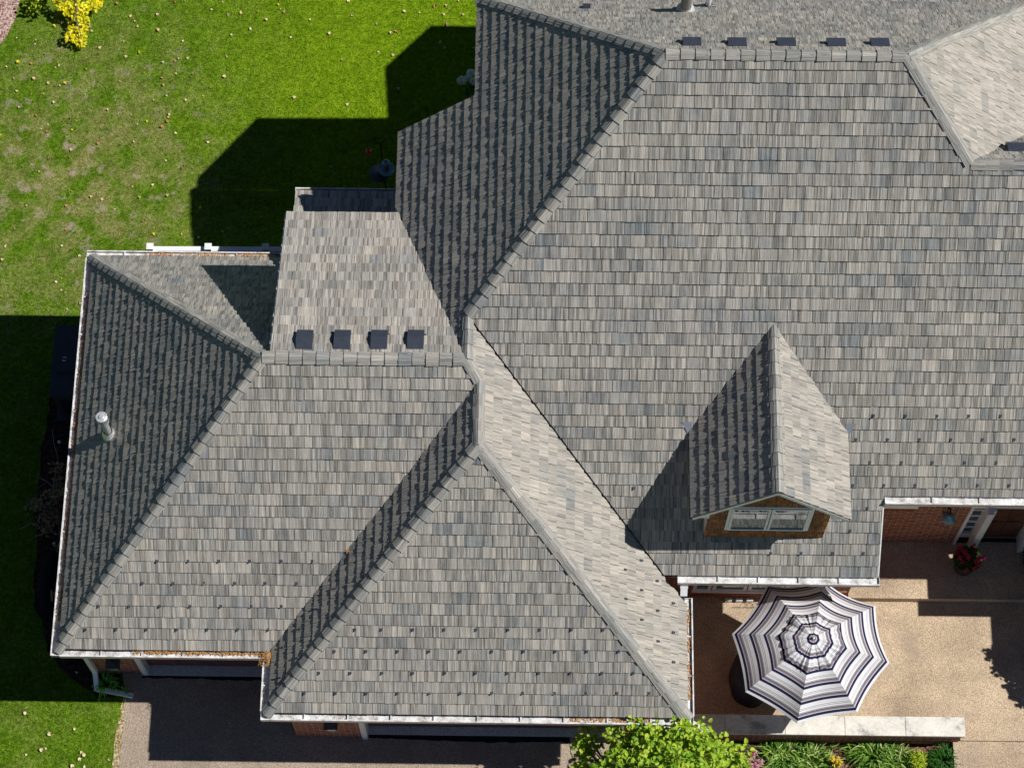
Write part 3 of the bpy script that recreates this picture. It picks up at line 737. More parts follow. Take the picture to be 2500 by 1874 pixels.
for sgn in (-1, 1):                                    # bargeboards and returned eaves
    mb = MB(); a = Vector((xd, yd-.004, zd-.03)); b = Vector((xd+sgn*(wd-.02), yd-.004, zde-.01))
    mb.obox(a-Vector((0, 0, .10)), b-a, (0, .03, 0), (0, 0, .10))
    x0 = xd+sgn*wi; x1 = xd+sgn*(wd-.03); lo, hi = min(x0, x1), max(x0, x1)
    mb.prism([(lo, yd+.028), (hi, yd+.028), (hi, ye_+.25), (lo, ye_+.25)], zde-.10, lambda x, y: zface(x)-.075)
    mb.build('fascia_board', M['white'], dorm)
mb = MB(); mb.prism([(xd-wi, yd+.028), (xd, yd+.028), (xd, yf-.03), (xd-wi, yf-.03)], lambda x, y: zface(x)-.085, lambda x, y: zface(x)-.07)
mb.prism([(xd, yd+.028), (xd+wi, yd+.028), (xd+wi, yf-.03), (xd, yf-.03)], lambda x, y: zface(x)-.085, lambda x, y: zface(x)-.07)
mb.build('soffit', M['soffit'], dorm)
wy = yf-.055
def frame(mb, x0, x1, z0, z1_, y, t=.045, d=.05):
    mb.box((x0, y, z0), (x1, y+d, z0+t)); mb.box((x0, y, z1_-t), (x1, y+d, z1_)); mb.box((x0, y, z0+t), (x0+t, y+d, z1_-t)); mb.box((x1-t, y, z0+t), (x1, y+d, z1_-t))
mb = MB(); frame(mb, wx0-.02, wx1+.02, wz0-.02, wz1+.02, wy+.02, .045, .035)
xm = (wx0+wx1)/2
mb2 = MB()
for a, b in ((wx0+.028, xm-.008), (xm+.008, wx1-.028)): frame(mb2, a, b, wz0+.028, wz1-.028, wy, .035, .05)
mb.build('window_frame', M['white'], dorm); mb2.build('window_sash', M['white'], dorm)
for a, b in ((wx0+.06, xm-.04), (xm+.04, wx1-.06)):
    mb = MB(); mb.box((a, wy+.02, wz0+.06), (b, wy+.03, wz1-.06)); mb.build('pane', M['glass'], dorm)
for sgn in (-1, 1):                                    # grey flashing ears where the eaves meet the slope
    mb = MB(); x0 = xd+sgn*(wd-.02); x1 = xd+sgn*(wd+.15)
    mb.poly([pSM.P(x0, ye_-.14, .032), pSM.P(x0, ye_+.10, .032), pSM.P(x1, ye_+.10, .032), pSM.P(x1-sgn*.05, ye_+.05, .032)][::sgn])
    mb.build('flashing', M['flash'], dorm)
# ---- garage doors, frames, lanterns
def garage_door(x0, x1, yw, top, rec):
    mb = MB(); y = yw+rec
    mb.box((x0, y, GZ+.015), (x1, y+.05, top-.01))
    h = (top-GZ)/4
    for i in range(4):
        n = max(4, int((x1-x0)/.6)); w_ = (x1-x0)/n
        for j in range(n): mb.box((x0+j*w_+.05, y-.012, GZ+i*h+.07), (x0+(j+1)*w_-.05, y-.001, GZ+(i+1)*h-.05))
    mb.build('garage_door', M['door'], house)
    mb = MB()
    for s0, s1 in ((x0, x0+.10), (x1-.10, x1)):
        mb.box((s0, yw-.02, .0), (s1, yw+rec-.015, top)); mb.box((s0+.02, yw-.035, .0), (s1-.03, yw-.021, top))
        mb.box((s0+.065, yw-.03, .0), (s1-.012, yw-.0205, top))
    mb.box((x0+.10, yw-.02, top-.10), (x1-.10, yw+rec-.015, top))
    mb.build('door_frame', M['white'], house)
garage_door(GX0, GX1, G1Y, DT, .15); garage_door(HX0, HX1, G2Y, DT, .20)
def lantern(x, y, z):
    p = empty('wall_lantern', (x, y, z), 0, parent=house)
    mb = MB(); mb.box((-.06, -.02, -.14), (.06, 0, .14)); mb.tube([(0, -.02, .12), (0, -.09, .16), (0, -.13, .13)], .012)
    mb.build('bracket', M['black'], p)
    mb = MB()
    for (x0, y0, x1, y1, zz_) in ((-.10, -.23, .10, -.03, .06), (-.075, -.205, .075, -.055, -.24)): mb.box((x0, y0, zz_-.012), (x1, y1, zz_+.012))
    mb.poly([(-.115, -.245, .075), (.115, -.245, .075), (.03, -.15, .15), (-.03, -.15, .15)]); mb.poly([(.115, -.245, .075), (.115, -.015, .075), (.03, -.11, .15), (.03, -.15, .15)])
    mb.poly([(.115, -.015, .075), (-.115, -.015, .075), (-.03, -.11, .15), (.03, -.11, .15)]); mb.poly([(-.115, -.015, .075), (-.115, -.245, .075), (-.03, -.15, .15), (-.03, -.11, .15)])
    mb.poly([(-.03, -.15, .15), (.03, -.15, .15), (.03, -.11, .15), (-.03, -.11, .15)])
    for sx in (-1, 1):
        for sy in (-.21, -.05): mb.box((sx*.08-.008, sy-.008, -.23), (sx*.08+.008, sy+.008, .06))
    mb.build('housing', M['black'], p)
    mb = MB(); mb.box((-.07, -.20, -.22), (.07, -.06, .045)); mb.build('glass', M['lampglass'], p)
    return p
q = aty(276, 1618, G1Y-.13); lantern(q.x, G1Y, q.z-.0)
q = aty(808, 1766, G2Y-.13); lantern(q.x, G2Y, q.z)
# ---- lower south wall: window band and soldier course
zs0, zs1 = 1.28, 2.75
mb = MB(); mbg = []
wxs = [6.95+.0, 7.72, 8.66, 9.60]
wxs = [aty(u, 1437, SY).x for u in (1688, 1735, 1822, 1912, 2000)]
zs0 = aty(1740, 1437, SY).z
for a, b in zip(wxs, wxs[1:]):
    a += .02; b -= .0
    frame(mb, a, b, zs0, zs0+1.35, SY-.03, .06, .05)
    g_ = MB(); g_.box((a+.06, SY-.012, zs0+.06), (b-.06, SY-.004, zs0+1.29)); mbg.append(g_)
mb.box((wxs[0], SY-.06, zs0-.035), (wxs[-1]+.03, SY-.002, zs0-.001))
mb.build('window_frame', M['white'], house)
for g_ in mbg: g_.build('window_pane', M['glass'], house)
def soldiers(x0, x1, y, z0, z1_, name='soldier_course'):
    mb = MB(); n = int((x1-x0)/.078); w_ = (x1-x0)/n
    mb.box((x0, y-.012, z0), (x1, y-.001, z1_), 1)
    for i in range(n): mb.box((x0+i*w_+.005, y-.026, z0+.004), (x0+(i+1)*w_-.005, y-.0125, z1_-.006), 0, a=random.random())
    return mb.build(name, [M['soldier'], M['mortar']], house)
soldiers(wxs[0], 9.38, SY, zs0-.04-.30, zs0-.037)
soldiers(9.45, aty(2236, 1238, RWY).x, RWY, aty(2200, 1244, RWY).z, aty(2200, 1232, RWY).z)
mb = MB(); a = aty(2160, 1225, RWY); b = aty(2240, 1232, RWY); mb.box((9.45, RWY-.07, b.z), (b.x, RWY-.003, b.z+.16)); mb.build('window_sill', M['white'], house)
for u in (1779, 1805, 1831):
    p = at(u, 1462, LO+.10); mb = MB(); mb.box((p.x-.055, p.y-.03, LO+.0), (p.x+.055, p.y+.03, LO+.10)); mb.box((p.x-.045, p.y-.02, LO+.10), (p.x+.045, p.y+.02, LO+.106))
    mb.build('vent_block', M['white'], house)
# ---- entrance: sidelight, posts, door
mb = MB(); ydr = RWY+.10
mb.box((SX0, RWY-.03, UP), (SX0+.05, ydr, HD+.06))
mb.box((SX0+.05, RWY-.03, HD-.0), (RX, ydr, HD+.11))
for z in [UP+.28+i*.0 for i in range(1)]: mb.box((SX0+.05, RWY+.03, UP+.22), (DX0-.12, ydr, UP+.42))
pz = UP+.42; ph = (HD-.0-pz)/5
for i in range(1, 5): mb.box((SX0+.05, RWY+.04, pz+i*ph-.02), (DX0-.12, RWY+.07, pz+i*ph+.02))
for x0 in (DX0-.12, DX1-.02): mb.box((x0, RWY-.16, UP), (x0+.10, ydr, HD+.06)); mb.box((x0+.102, RWY-.10, UP), (x0+.15, ydr, HD+.06))
for i in range(1, 5): mb.box((DX1+.15, RWY+.04, pz+i*ph-.02), (RX-.05, RWY+.07, pz+i*ph+.02))
mb.build('door_frame', M['white'], house)
mb = MB(); mb.box((SX0+.05, RWY+.075, pz), (DX0-.12, RWY+.085, HD-.0)); mb.build('sidelight_pane', M['glass'], house)
mb = MB(); mb.box((DX1+.15, RWY+.075, pz), (RX-.05, RWY+.085, HD-.0)); mb.build('sidelight_pane', M['glass'], house)
mb = MB(); mb.box((SX0+.05, RWY-.0, UP), (DX0-.12, RWY+.08, UP+.218)); mb.box((DX0+.01, RWY+.02, UP), (DX1-.02, RWY+.08, UP+.03)); mb.build('threshold', M['dark'], house)
dr = MB(); dr.box((DX0+.015, RWY+.11, UP+.03), (DX1-.025, RWY+.16, HD-.0))
for i, (z0, z1_) in enumerate(((.30, .85), (.97, 1.78))):
    for x0, x1 in ((.09, .34), (.40, .64)): dr.box((DX0+x0, RWY+.095, UP+z0), (DX0+x1, RWY+.109, UP+z1_))
d_ = dr.build('entry_door', M['entry'], house)
mb = MB(); mb.tube([(DX0+.08, RWY+.10, UP+1.0), (DX0+.08, RWY+.04, UP+1.0), (DX0+.08, RWY+.04, UP+1.12)], .014); mb.build('door_handle', M['iron'], d_)
# barn lamp on the brick
lp = aty(2317, 1262, RWY-.26)
wl = empty('wall_lamp', (0, 0, 0), 0, parent=house)
mb = MB(); mb.lathe([(.115, -.04), (.11, -.03), (.075, .015), (.04, .05), (.035, .09), (0, .10)], lp, 24, cap=False); mb.build('lamp_shade', M['bluegrey'], wl, smooth=True)
mb = MB(); mb.tube([(lp.x, RWY, lp.z-BED), (lp.x, RWY-.08, lp.z-BED), (lp.x, RWY-.12, lp.z+.10), (lp.x, RWY-.2, lp.z+.17), lp+Vector((0, 0, .11))], .013); mb.box((lp.x-.05, RWY-.02, lp.z-.24), (lp.x+.05, RWY, lp.z-.08)); mb.build('lamp_arm', M['iron'], wl)
mb = MB(); mb.tube([aty(2347, 1232, RWY-.015), aty(2335, 1262, RWY-.015), aty(2316, 1300, RWY-.015), aty(2308, 1324, RWY-.015)], .008); mb.build('cable', M['mortar'], house)
# ---- downspouts
def spout(pts, wdt=.075, name='downspout'):
    mb = MB(); pts = [Vector(p) for p in pts]
    for a, b in zip(pts, pts[1:]):
        d = (b-a).normalized(); x = d.cross(Vector((0, 0, 1)))
        if x.length < .2: x = Vector((1, 0, 0))
        x.normalize(); y = d.cross(x).normalized()
        mb.obox(a-x*wdt/2-y*wdt/2-d*.02, x*wdt, y*wdt, b-a+d*.04)
        mb.obox(a-x*wdt*.56-y*wdt*.56, x*wdt*1.12, y*wdt*1.12, d*.04)
    return mb.build(name, M['white'], house)
g0 = at(236, 1682, GZ+.08); g1 = at(322, 1697, GZ+.06)
spout([(g0.x, G1Y-.06, 2.7), (g0.x, G1Y-.06, GZ+.35), (g0.x+.01, g0.y, GZ+.12), (g1.x, g1.y, GZ+.055)])
q = at(1670, 1424, 3.25); spout([(q.x, YV-.07, eS-.1), (q.x, YV-.1, 3.25), (q.x+.0, YV-.21, 3.12)], .11)
# ---- roof furniture
def hood(pl, u, v, w_=.25, L=.35, H=.12, name='roof_vent'):
    """metal box vent lying on the slope, ridge-side low, with a broken top"""
    c = pl.hit(u, v); mb = MB(); X, Y, N_ = pl.U, pl.V, pl.N
    c = c-N_*.015
    Q = lambda a, b, h: c+X*a+Y*b+N_*h
    prof = [(-L/2, 0.01), (-L/2, H*.8), (-L*.02, H), (L/2, .045), (L/2, .01)]
    for i in range(len(prof)-1):
        a, b = prof[i], prof[i+1]; mb.poly([Q(-w_/2, *a), Q(w_/2, *a), Q(w_/2, *b), Q(-w_/2, *b)][::-1])
    mb.poly([Q(-w_/2, *p) for p in prof]); mb.poly([Q(w_/2, *p) for p in prof][::-1])
    mb.obox(Q(-w_/2-.03, -L/2+.02, .012), X*(w_+.06), Y*(.03), N_*.02)
    mb.obox(Q(-w_/2-.02, L*.1, .005), X*(w_+.04), Y*(L*.55), N_*.010)
    return mb.build(name, M['ventmetal'], house)
for u, v in ((744, 834), (836, 834), (926, 834), (1015, 834)): hood(pSh, u, v)
for u, v in ((1689, 110), (1799, 111), (1919, 111), (2041, 112), (2147, 112)): hood(pNM, u, v, .27, .27, .13)
hood(pWg, 2482, 368, .30, .30, .14)
c = pNM.hit(1432, 22); mb = MB(); mb.obox(c-pNM.U*.06-pNM.V*.07, pNM.U*.12, pNM.V*.14, pNM.N*.07); mb.obox(c-pNM.U*.07-pNM.V*.08, pNM.U*.14, pNM.V*.16, pNM.N*.012); mb.build('roof_vent', M['ventmetal'], house)
Zp = Vector((0, 0, 1))
c = pNM.hit(1673, 28); mb = MB(); mb.lathe([(.085, -.1), (.085, .62), (.07, .62), (.07, .5)], c, 24); o = mb.build('vent_pipe', M['boot'], house, smooth=True)
mb = MB(); mb.lathe([(.15, -.10), (.145, .05), (.12, .10), (.09, .13), (.087, .17)], c, 24, cap=False); mb.lathe([(.165, -.01), (.165, .012), (.13, .03)], c-pNM.N*.0, 24, axis=pNM.N); mb.build('pipe_boot', M['lead'], o)
c = pNM.hit(1728, 17); mb = MB(); mb.lathe([(.045, -.1), (.045, .30), (.036, .30), (.036, .2)], c, 20); o = mb.build('vent_pipe', M['pvc'], house, smooth=True)
mb = MB(); mb.lathe([(.06, -.08), (.055, .08)], c, 20); mb.obox(c-pNM.U*.12-pNM.V*.14, pNM.U*.24, pNM.V*.28, pNM.N*.02); mb.build('pipe_boot', M['ventmetal'], o)
c = pW1.hit(268, 1062); vp = empty('vent_pipe', (0, 0, 0), 0, parent=house)
mb = MB(); mb.lathe([(.125, -.13), (.115, .06), (.10, .10), (.078, .17), (.075, .20)], c, 28, cap=False); mb.build('collar', M['galv'], vp, smooth=True)
mb = MB(); mb.lathe([(.056, .0), (.056, .70)], c, 24); mb.build('pipe', M['galv'], vp, smooth=True)
mb = MB(); mb.lathe([(.085, .60), (.085, .68)], c, 28, cap=False); mb.lathe([(.090, .76), (.093, .82), (.073, .828), (.068, .822), (.045, .822), (.04, .845), (0, .85)], c, 28, cap=False)
for k in range(10):
    a = 2*PI*k/10; mb.obox(c+Vector((.080*math.cos(a)-.008, .080*math.sin(a)-.008, .67)), (.016, 0, 0), (0, .016, 0), (0, 0, .10))
mb.build('cap', M['galv'], vp)
# ---- snow guards
def guard(pl, c, name='snow_guard', stuff=None):
    mb = stuff or MB(); X, Y, N_ = pl.U, pl.V, pl.N; c = c+N_*.010
    mb.obox(c-X*.02+Y*.004+N_*.02, X*.04, Y*.04, N_*.003)
    W = .5; q = [c-X*.035*W+N_*.015, c+X*.035*W+N_*.015, c+X*.026*W+N_*.040, c+N_*.045, c-X*.026*W+N_*.040]
    mb.poly(q); mb.poly([p+Y*.006 for p in q[::-1]])
    for i in range(5): mb.poly([q[i], q[(i+1) % 5], q[(i+1) % 5]+Y*.006, q[i]+Y*.006])
    if not stuff: return mb.build(name, M['guard'], house)
G = []
def rows(pl, ox, oy, s, rr):
    for y, xs_ in rr:
        for x in xs_: G.append((pl, pl.hit(ox+x*s, oy+y*s)))
rows(pS1, 0, 1200, .40687, ((417, (943, 1130, 1315, 1500, 1690, 1875)), (550, (857, 1040, 1225, 1410, 1592, 1780)), (687, (592, 776, 960, 1142, 1327, 1510, 1690)), (827, (515, 697, 880, 1062, 1245, 1427, 1612))))
rows(pS2, 600, 1200, .40687, ((827, (657, 813, 1004, 1192, 1383, 1575, 1765, 1955, 2145)), (957, (533, 722, 912, 1100, 1288, 1478, 1668, 1858, 2048, 2238)), (1087, (440, 628, 818, 1003, 1195, 1380, 1570, 1758, 1948, 2137, 2325)), (1208, (353, 540, 725, 912, 1102, 1288, 1475, 1662, 1853, 2040, 2227, 2418))))
rows(pSM, 2050, 960, .35714, ((157, (228, 445, 663, 880, 1097)), (318, (108, 325, 542, 758, 972, 1190)), (475, (202, 420, 630, 852, 1068)), (630, (88, 300, 515, 727, 940, 1157)), (787, (187,)), (940, (70,))))
rows(pSM, 1600, 1200, .40687, ((370, (690, 873, 1062, 1247)),)); rows(pSM, 1600, 750, .3619, ((732, (1468,)), (1508, (1310,)))); rows(pSM, 0, 0, 1, ((1192, (1547,)), (1018, (2129,)), (1016, (2210,))))
for x, y in ((545, 580), (445, 700), (337, 822), (237, 932), (323, 996), (224, 1112)): G.append((pW2, pW2.hit(600+x*.40687, 1200+y*.40687)))
for x, y in ((678, 70), (535, 152), (822, 253), (682, 335), (540, 415), (967, 453), (827, 520), (683, 602), (967, 715), (830, 795), (970, 982)): G.append((pE2, pE2.hit(1380+x*.2714, 1350+y*.2714)))
G.sort(key=lambda g: -g[1].z)
rest = MB()
for i, (pl, c) in enumerate(G):
    if i < 98: guard(pl, c)
    else: guard(pl, c, stuff=rest)
if rest.f:
    o = rest.build('snow_guards', M['guard'], house); o['kind'] = 'stuff'
# ---- east wing outside the photograph: its eaves shade the terrace
mb = MB()
X1 = at(2150, 1360, UP).x-.1+SUNX*(4.38-UP); Y1 = at(2200, 1410, UP).y+SUNY*(4.38-UP)
q = at(2264, 1440, UP); X2_ = q.x+SUNX*(3.42-UP); Y2_ = at(2300, 1504, LO).y+SUNY*(3.42-LO); X3_ = at(2420, 1550, LO).x+SUNX*(3.42-LO)
mb.prism([(X1, Y1), (18, Y1), (18, YV2-.02), (X1, YV2-.02)], 4.25, 4.38)
mb.prism([(X2_, Y1+.1), (18, Y1+.1), (18, Y2_), (X2_, Y2_)], 3.25, 3.42)
mb.prism([(X3_, Y2_-.002), (19, Y2_-.002), (19, Y2_-.95), (X3_, Y2_-.95)], 3.25, 3.42)
mb.prism([(14.02, YV2-.02), (18, YV2-.02), (18, 3), (14.02, 3)], 4.10, 4.24)
mb.build('porch_roof', M['deck'], house)
walls('brick_wall', [((X3_+.4, Y2_-.9, .3), (X3_+.6, -1.0, 3.24))])

# ================================================================== THINGS
def finish(o): return o
# ---- garden seat wall
sw = empty('seat_wall', ((6.2+WX1)/2, (WY0+WY1)/2, LO), 0, 'low brick garden wall with pale stone coping south of the patio', 'garden wall')
L0 = sw.location.copy()
mb = MB(); mb.box((6.215, WY1+.03, .05), (WX1-.04, WY0-.03, LO+.42)); o = mb.build('brick_base', M['brick'], sw); o.location = -L0
cx = [7.0]+[at(u, 1772, LO+.48).x for u in (1770, 1917, 2063, 2211)]+[WX1]
cx[0] = 6.21
for a, b in zip(cx, cx[1:]):
    mb = MB(); mb.box((a+.004, WY1, LO+.42), (b-.004, WY0, LO+.48)); o = mb.build('coping_stone', M['stone'], sw); o.location = -L0
# ---- umbrella
rim = [at(u, v, 2.45) for u, v in ((2172, 1617), (2137, 1478), (2010, 1415), (1872, 1428), (1787, 1547), (1820, 1688), (1946, 1765), (2093, 1738))]
uc = sum(rim, Vector())/8
um = empty('patio_umbrella', (uc.x, uc.y, LO), 0, 'octagonal patio umbrella with navy, grey and white rings of stripes', 'umbrella')
UL = Vector((uc.x, uc.y, LO))
ap2 = at(1981, 1556, 3.0)
apex = Vector((ap2.x*.5+uc.x*.5, ap2.y*.5+uc.y*.5, 2.96))
def stripes():
    N = NT('striped_canopy'); uv = N.coord('UV'); s = N.n('SeparateXYZ'); N.l(uv, s.inputs[0])
    white, navy, grey, taupe = (.80, .79, .80), (.022, .022, .075), (.16, .14, .17), (.27, .22, .24)
    per = 5.65; f = N.math('FRACT', N.math('MULTIPLY', N.math('SUBTRACT', 1.0, s.outputs[0]), per))
    seq = ((0, white), (.17, navy), (.36, white), (.40, taupe), (.53, navy), (.575, white), (.605, navy), (.635, white), (.76, taupe), (.79, white), (.86, navy), (.885, white))
    c = N.ramp(f, seq, 'CONSTANT')
    n = N.noise(N.pos(), 3, 3); c = N.mix(1., c, N.rng(n, .3, .7, .94, 1.04), 'MULTIPLY')
    N.l(c, N.b.inputs['Base Color']); N.b.inputs['Roughness'].default_value = .8; N.b.inputs['Specular IOR Level'].default_value = .1
    t = N.n('BsdfTranslucent'); N.l(c, t.inputs[0]); ms = N.n('MixShader'); ms.inputs[0].default_value = .18
    N.l(N.b.outputs[0], ms.inputs[1]); N.l(t.outputs[0], ms.inputs[2]); N.l(ms.outputs[0], N.out.inputs[0]); return N.m
M['canopy'] = stripes()
def canopy(t0, t1, lift, sag, ruf=0, nr=30, nt_=10, seed=1):
    mb = MB(); rnd = random.Random(seed)
    for k in range(8):
        a, b = rim[k], rim[(k+1) % 8]
        grid = []
        for i in range(nr+1):
            t = t0+(t1-t0)*i/nr; row = []
            for j in range(nt_+1):
                w_ = j/nt_; s_ = 4*w_*(1-w_)
                e = a.lerp(b, w_); c = (a+b)/2
                p = apex.lerp(e, t); p = p.copy()
                cur = .13*math.sin(PI*t)                         # ribs bow slightly upwards
                p.z += cur*.6 - sag*s_*t*.9
                hin = Vector(((apex-e).x, (apex-e).y, 0)).normalized()
                p += hin*(s_*sag*.55*t)
                p.z += lift
                if ruf:
                    r_ = ruf*((t-t0)/(t1-t0))**1.5
                    p.z += r_*(math.sin(j*(1.1+.37*(k%3))+k*1.7)*.9+math.sin(j*2.7+k*k)*.3)*(.3+s_)
                    p += hin*(r_*.5*math.sin(j*1.3+k*2.3))
                    p.z -= s_*.045*((t-t0)/(t1-t0))
                row.append((p-UL, t))
            grid.append(row)
        for i in range(nr):
            for j in range(nt_):
                q = [grid[i][j], grid[i][j+1], grid[i+1][j+1], grid[i+1][j]]
                mb.poly([x[0] for x in q], 0, [(x[1], j/nt_) for x in q])
    return mb
mb = canopy(.2, 1, 0, .085); o = mb.build('canopy', M['canopy'], um, merge=True); smooth_by_angle(o, 14)
mb = canopy(0.0, .40, .06, .03, ruf=.018, nr=16, nt_=14); o2 = mb.build('vent_flap', M['canopy'], um, merge=True); smooth_by_angle(o2, 30)
A_ = apex-UL
mb = MB(); mb.tube([(A_.x*.0, A_.y*.0, .0), (A_.x, A_.y, A_.z-.25)], .022, 12); mb.build('pole', M['bluegrey'], um)
mb = MB(); mb.lathe([(.018, 0), (.022, .015), (.012, .03), (.014, .045), (0, .06)], A_+Vector((0, 0, .07)), 14); mb.build('finial', M['white'], um, smooth=True)
for k in range(8):
    mb = MB(); mb.tube([A_+Vector((0, 0, -.03)), (apex.lerp(rim[k], .5)-UL)+Vector((0, 0, .06)), (rim[k]-UL)+Vector((0, 0, -.01))], .008, 6); mb.build('rib', M['bluegrey'], um)
mb = MB(); mb.lathe([(.26, 0), (.26, .05), (.1, .09), (.04, .12), (.035, .35)], (0, 0, .001), 24); mb.build('base', M['iron'], um)
# ---- covered grill half under the umbrella
p = at(1806, 1640, LO+.8); gx, gy = p.x+.22, p.y+.02
mb = MB(); rnd = random.Random(2); n = 28; prev = None
for i, (r, z) in enumerate(((.33, 0), (.35, .25), (.34, .6), (.33, .85), (.27, 1.0), (.12, 1.06), (.001, 1.07))):
    ring = [Vector((r*(1+.035*math.sin(5*a+i)+.02*math.sin(11*a))*math.cos(a), r*1.25*(1+.03*math.sin(4*a+2*i))*math.sin(a), z)) for a in [2*PI*k/n for k in range(n)]]
    if prev:
        for k in range(n): mb.poly([prev[k], prev[(k+1) % n], ring[(k+1) % n], ring[k]])
    prev = ring
M['cover'] = plain('navy_cover', (.012, .018, .04), .6)
o = mb.build('covered_grill', M['cover'], smooth=True, merge=True, loc=(gx, gy, LO)); tag(o, 'round grill under a dark navy cover, half hidden beneath the striped umbrella', 'grill')
# ---- wire edging: shadow loops by the window wall
mb = MB(); y0 = at(1900, 1476, LO).y-.05; x0 = at(1785, 1478, LO).x+.2
for i in range(9):
    c = x0+i*.10; mb.tube([(c+.07*math.cos(a), y0, LO-.01+.26*math.sin(a)) for a in [PI*k/8 for k in range(9)]], .004, 5, cap=False)
o = mb.build('wire_edging', M['iron']); tag(o, 'low looped wire border fence on the patio below the windows', 'garden edging')
# ---- flower pots
def pot(u, v, label, seed):
    c = at(u, v, UP+.48); e = empty('flower_pot', (c.x, c.y, UP), 0, label, 'flower pot', 'flower pots by the entrance')
    mb = MB(); mb.lathe([(.17, 0), (.19, .03), (.245, .42), (.265, .44), (.265, .48), (.235, .48), (.22, .40)], (0, 0, .001), 28, cap=False); mb.poly([(.23*math.cos(a), .23*math.sin(a), .42) for a in [2*PI*k/20 for k in range(20)]], 1)
    mb.build('pot', [M['pot'], M['soil']], e)
    rnd = random.Random(seed); mb = MB()
    for _ in range(420):
        r = .26*math.sqrt(rnd.random()); a = rnd.random()*2*PI; q = Vector((r*math.cos(a), r*math.sin(a)+.02, .46+rnd.random()*.2*(1-r*2)))
        d = Vector((math.cos(a+rnd.uniform(-1, 1)), math.sin(a+rnd.uniform(-1, 1)), rnd.uniform(-.2, .7))); mb.leaf(q, d, Vector((0, 0, 1)), rnd.uniform(.04, .07), .05, rnd.random())
    mb.build('foliage', M['leaf_dark'], e)
    mb = MB()
    for _ in range(24):
        r = .30*math.sqrt(rnd.random()); a = rnd.random()*2*PI; c0 = Vector((r*math.cos(a)+.02, r*math.sin(a), .60+rnd.random()*.12-r*.15))
        for _ in range(26):
            d = Vector((rnd.gauss(0, 1), rnd.gauss(0, 1), rnd.gauss(.4, .8))).normalized(); q = c0+d*.036
            mb.leaf(q, Vector((rnd.gauss(0, 1), rnd.gauss(0, 1), rnd.gauss(0, .5))), d, .028, .03, rnd.random())
    mb.build('flowers', M['petal_pink'], e); e.scale = (.8, .8, .9)
    return e
pot(2362, 1364, 'dark round pot of magenta geraniums on the terrace in front of the sidelight', 3)
pot(2532, 1350, 'dark pot of magenta geraniums just cut off by the right edge of the photo', 4)
# ---- white rail fence behind the garage
fz = lawn_z(0, 4.2); f0, f1 = at(358, 606, 1.25), at(700, 607, 1.25)
fe = empty('rail_fence', (f0.x, f0.y, fz), 0, 'white post and rail fence just behind the left garage roof', 'fence'); FL = Vector((f0.x, f0.y, fz))
mb = MB(); dF = f1-f0
for zr_, hh in ((1.21, .04), (.70, .09)): mb.obox(Vector((0, -.05, zr_-fz)), Vector((dF.x, dF.y, 0)), Vector((0, .09, 0)), (0, 0, hh))
mb.build('rail', M['white'], fe)
for u in (366, 508, 648):
    q = at(u, 604, 1.33); mb = MB(); x, y = q.x-FL.x, f0.y-FL.y+(f1-f0).y*((q.x-f0.x)/(f1-f0).x)-.005
    mb.box((x-.05, y-.05, -.0), (x+.05, y+.05, 1.33-fz)); mb.box((x-.062, y-.062, 1.33-fz), (x+.062, y+.062, 1.35-fz)); mb.poly([(x-.05, y-.05, 1.353-fz), (x+.05, y-.05, 1.353-fz), (x+.05, y+.05, 1.353-fz), (x-.05, y+.05, 1.353-fz)])
    mb.build('post', M['white'], fe)
# ---- standby generator
ga, gb = at(120, 966, GZ+1.04), at(192, 794, GZ+1.04)
ge = empty('generator', (ga.x, ga.y, GZ), 0, 'dark boxy standby generator beside the garage wall, lid with a pale round emblem', 'generator')
W_, D_ = .85, gb.y-ga.y
mb = MB(); mb.box((0.03, .03, 0.02), (W_-.03, D_-.03, 1.0)); mb.box((.0, .0, 1.0), (W_, D_, 1.045)); mb.build('enclosure', M['greybox'], ge)
mb = MB(); mb.box((.10, D_*.32, 1.045), (.66, D_*.72, 1.075)); mb.box((.12, D_*.32+.02, 1.075), (.64, D_*.72-.02, 1.08)); mb.build('lid_panel', M['greybox'], ge)
mb = MB(); e0 = at(157, 876, GZ+1.085)-Vector((ga.x, ga.y, 0))
for s0 in (0, PI):
    pts_ = [(e0.x+.035*math.cos(s0+.3+t*.22), e0.y+.035*math.sin(s0+.3+t*.22)) for t in range(11)]
    for a, b in zip(pts_, pts_[1:]):
        r = Vector((a[0]-e0.x, a[1]-e0.y)).normalized()*.012; r2 = Vector((b[0]-e0.x, b[1]-e0.y)).normalized()*.012
        mb.poly([(a[0]-r.x, a[1]-r.y, 1.084), (a[0]+r.x, a[1]+r.y, 1.084), (b[0]+r2.x, b[1]+r2.y, 1.084), (b[0]-r2.x, b[1]-r2.y, 1.084)])
mb.build('emblem', M['emblem'], ge)
mb = MB(); mb.box((-.06, -.06, 0.0), (W_+.06, D_+.06, .019)); mb.build('pad', M['greybox'], ge)
for i in range(1): 
    mb = MB()
    for j in range(7): mb.box((.12, -.0-.001, .2+j*.09), (W_-.12, .029, .23+j*.09))
    mb.build('louvre', M['black'], ge)
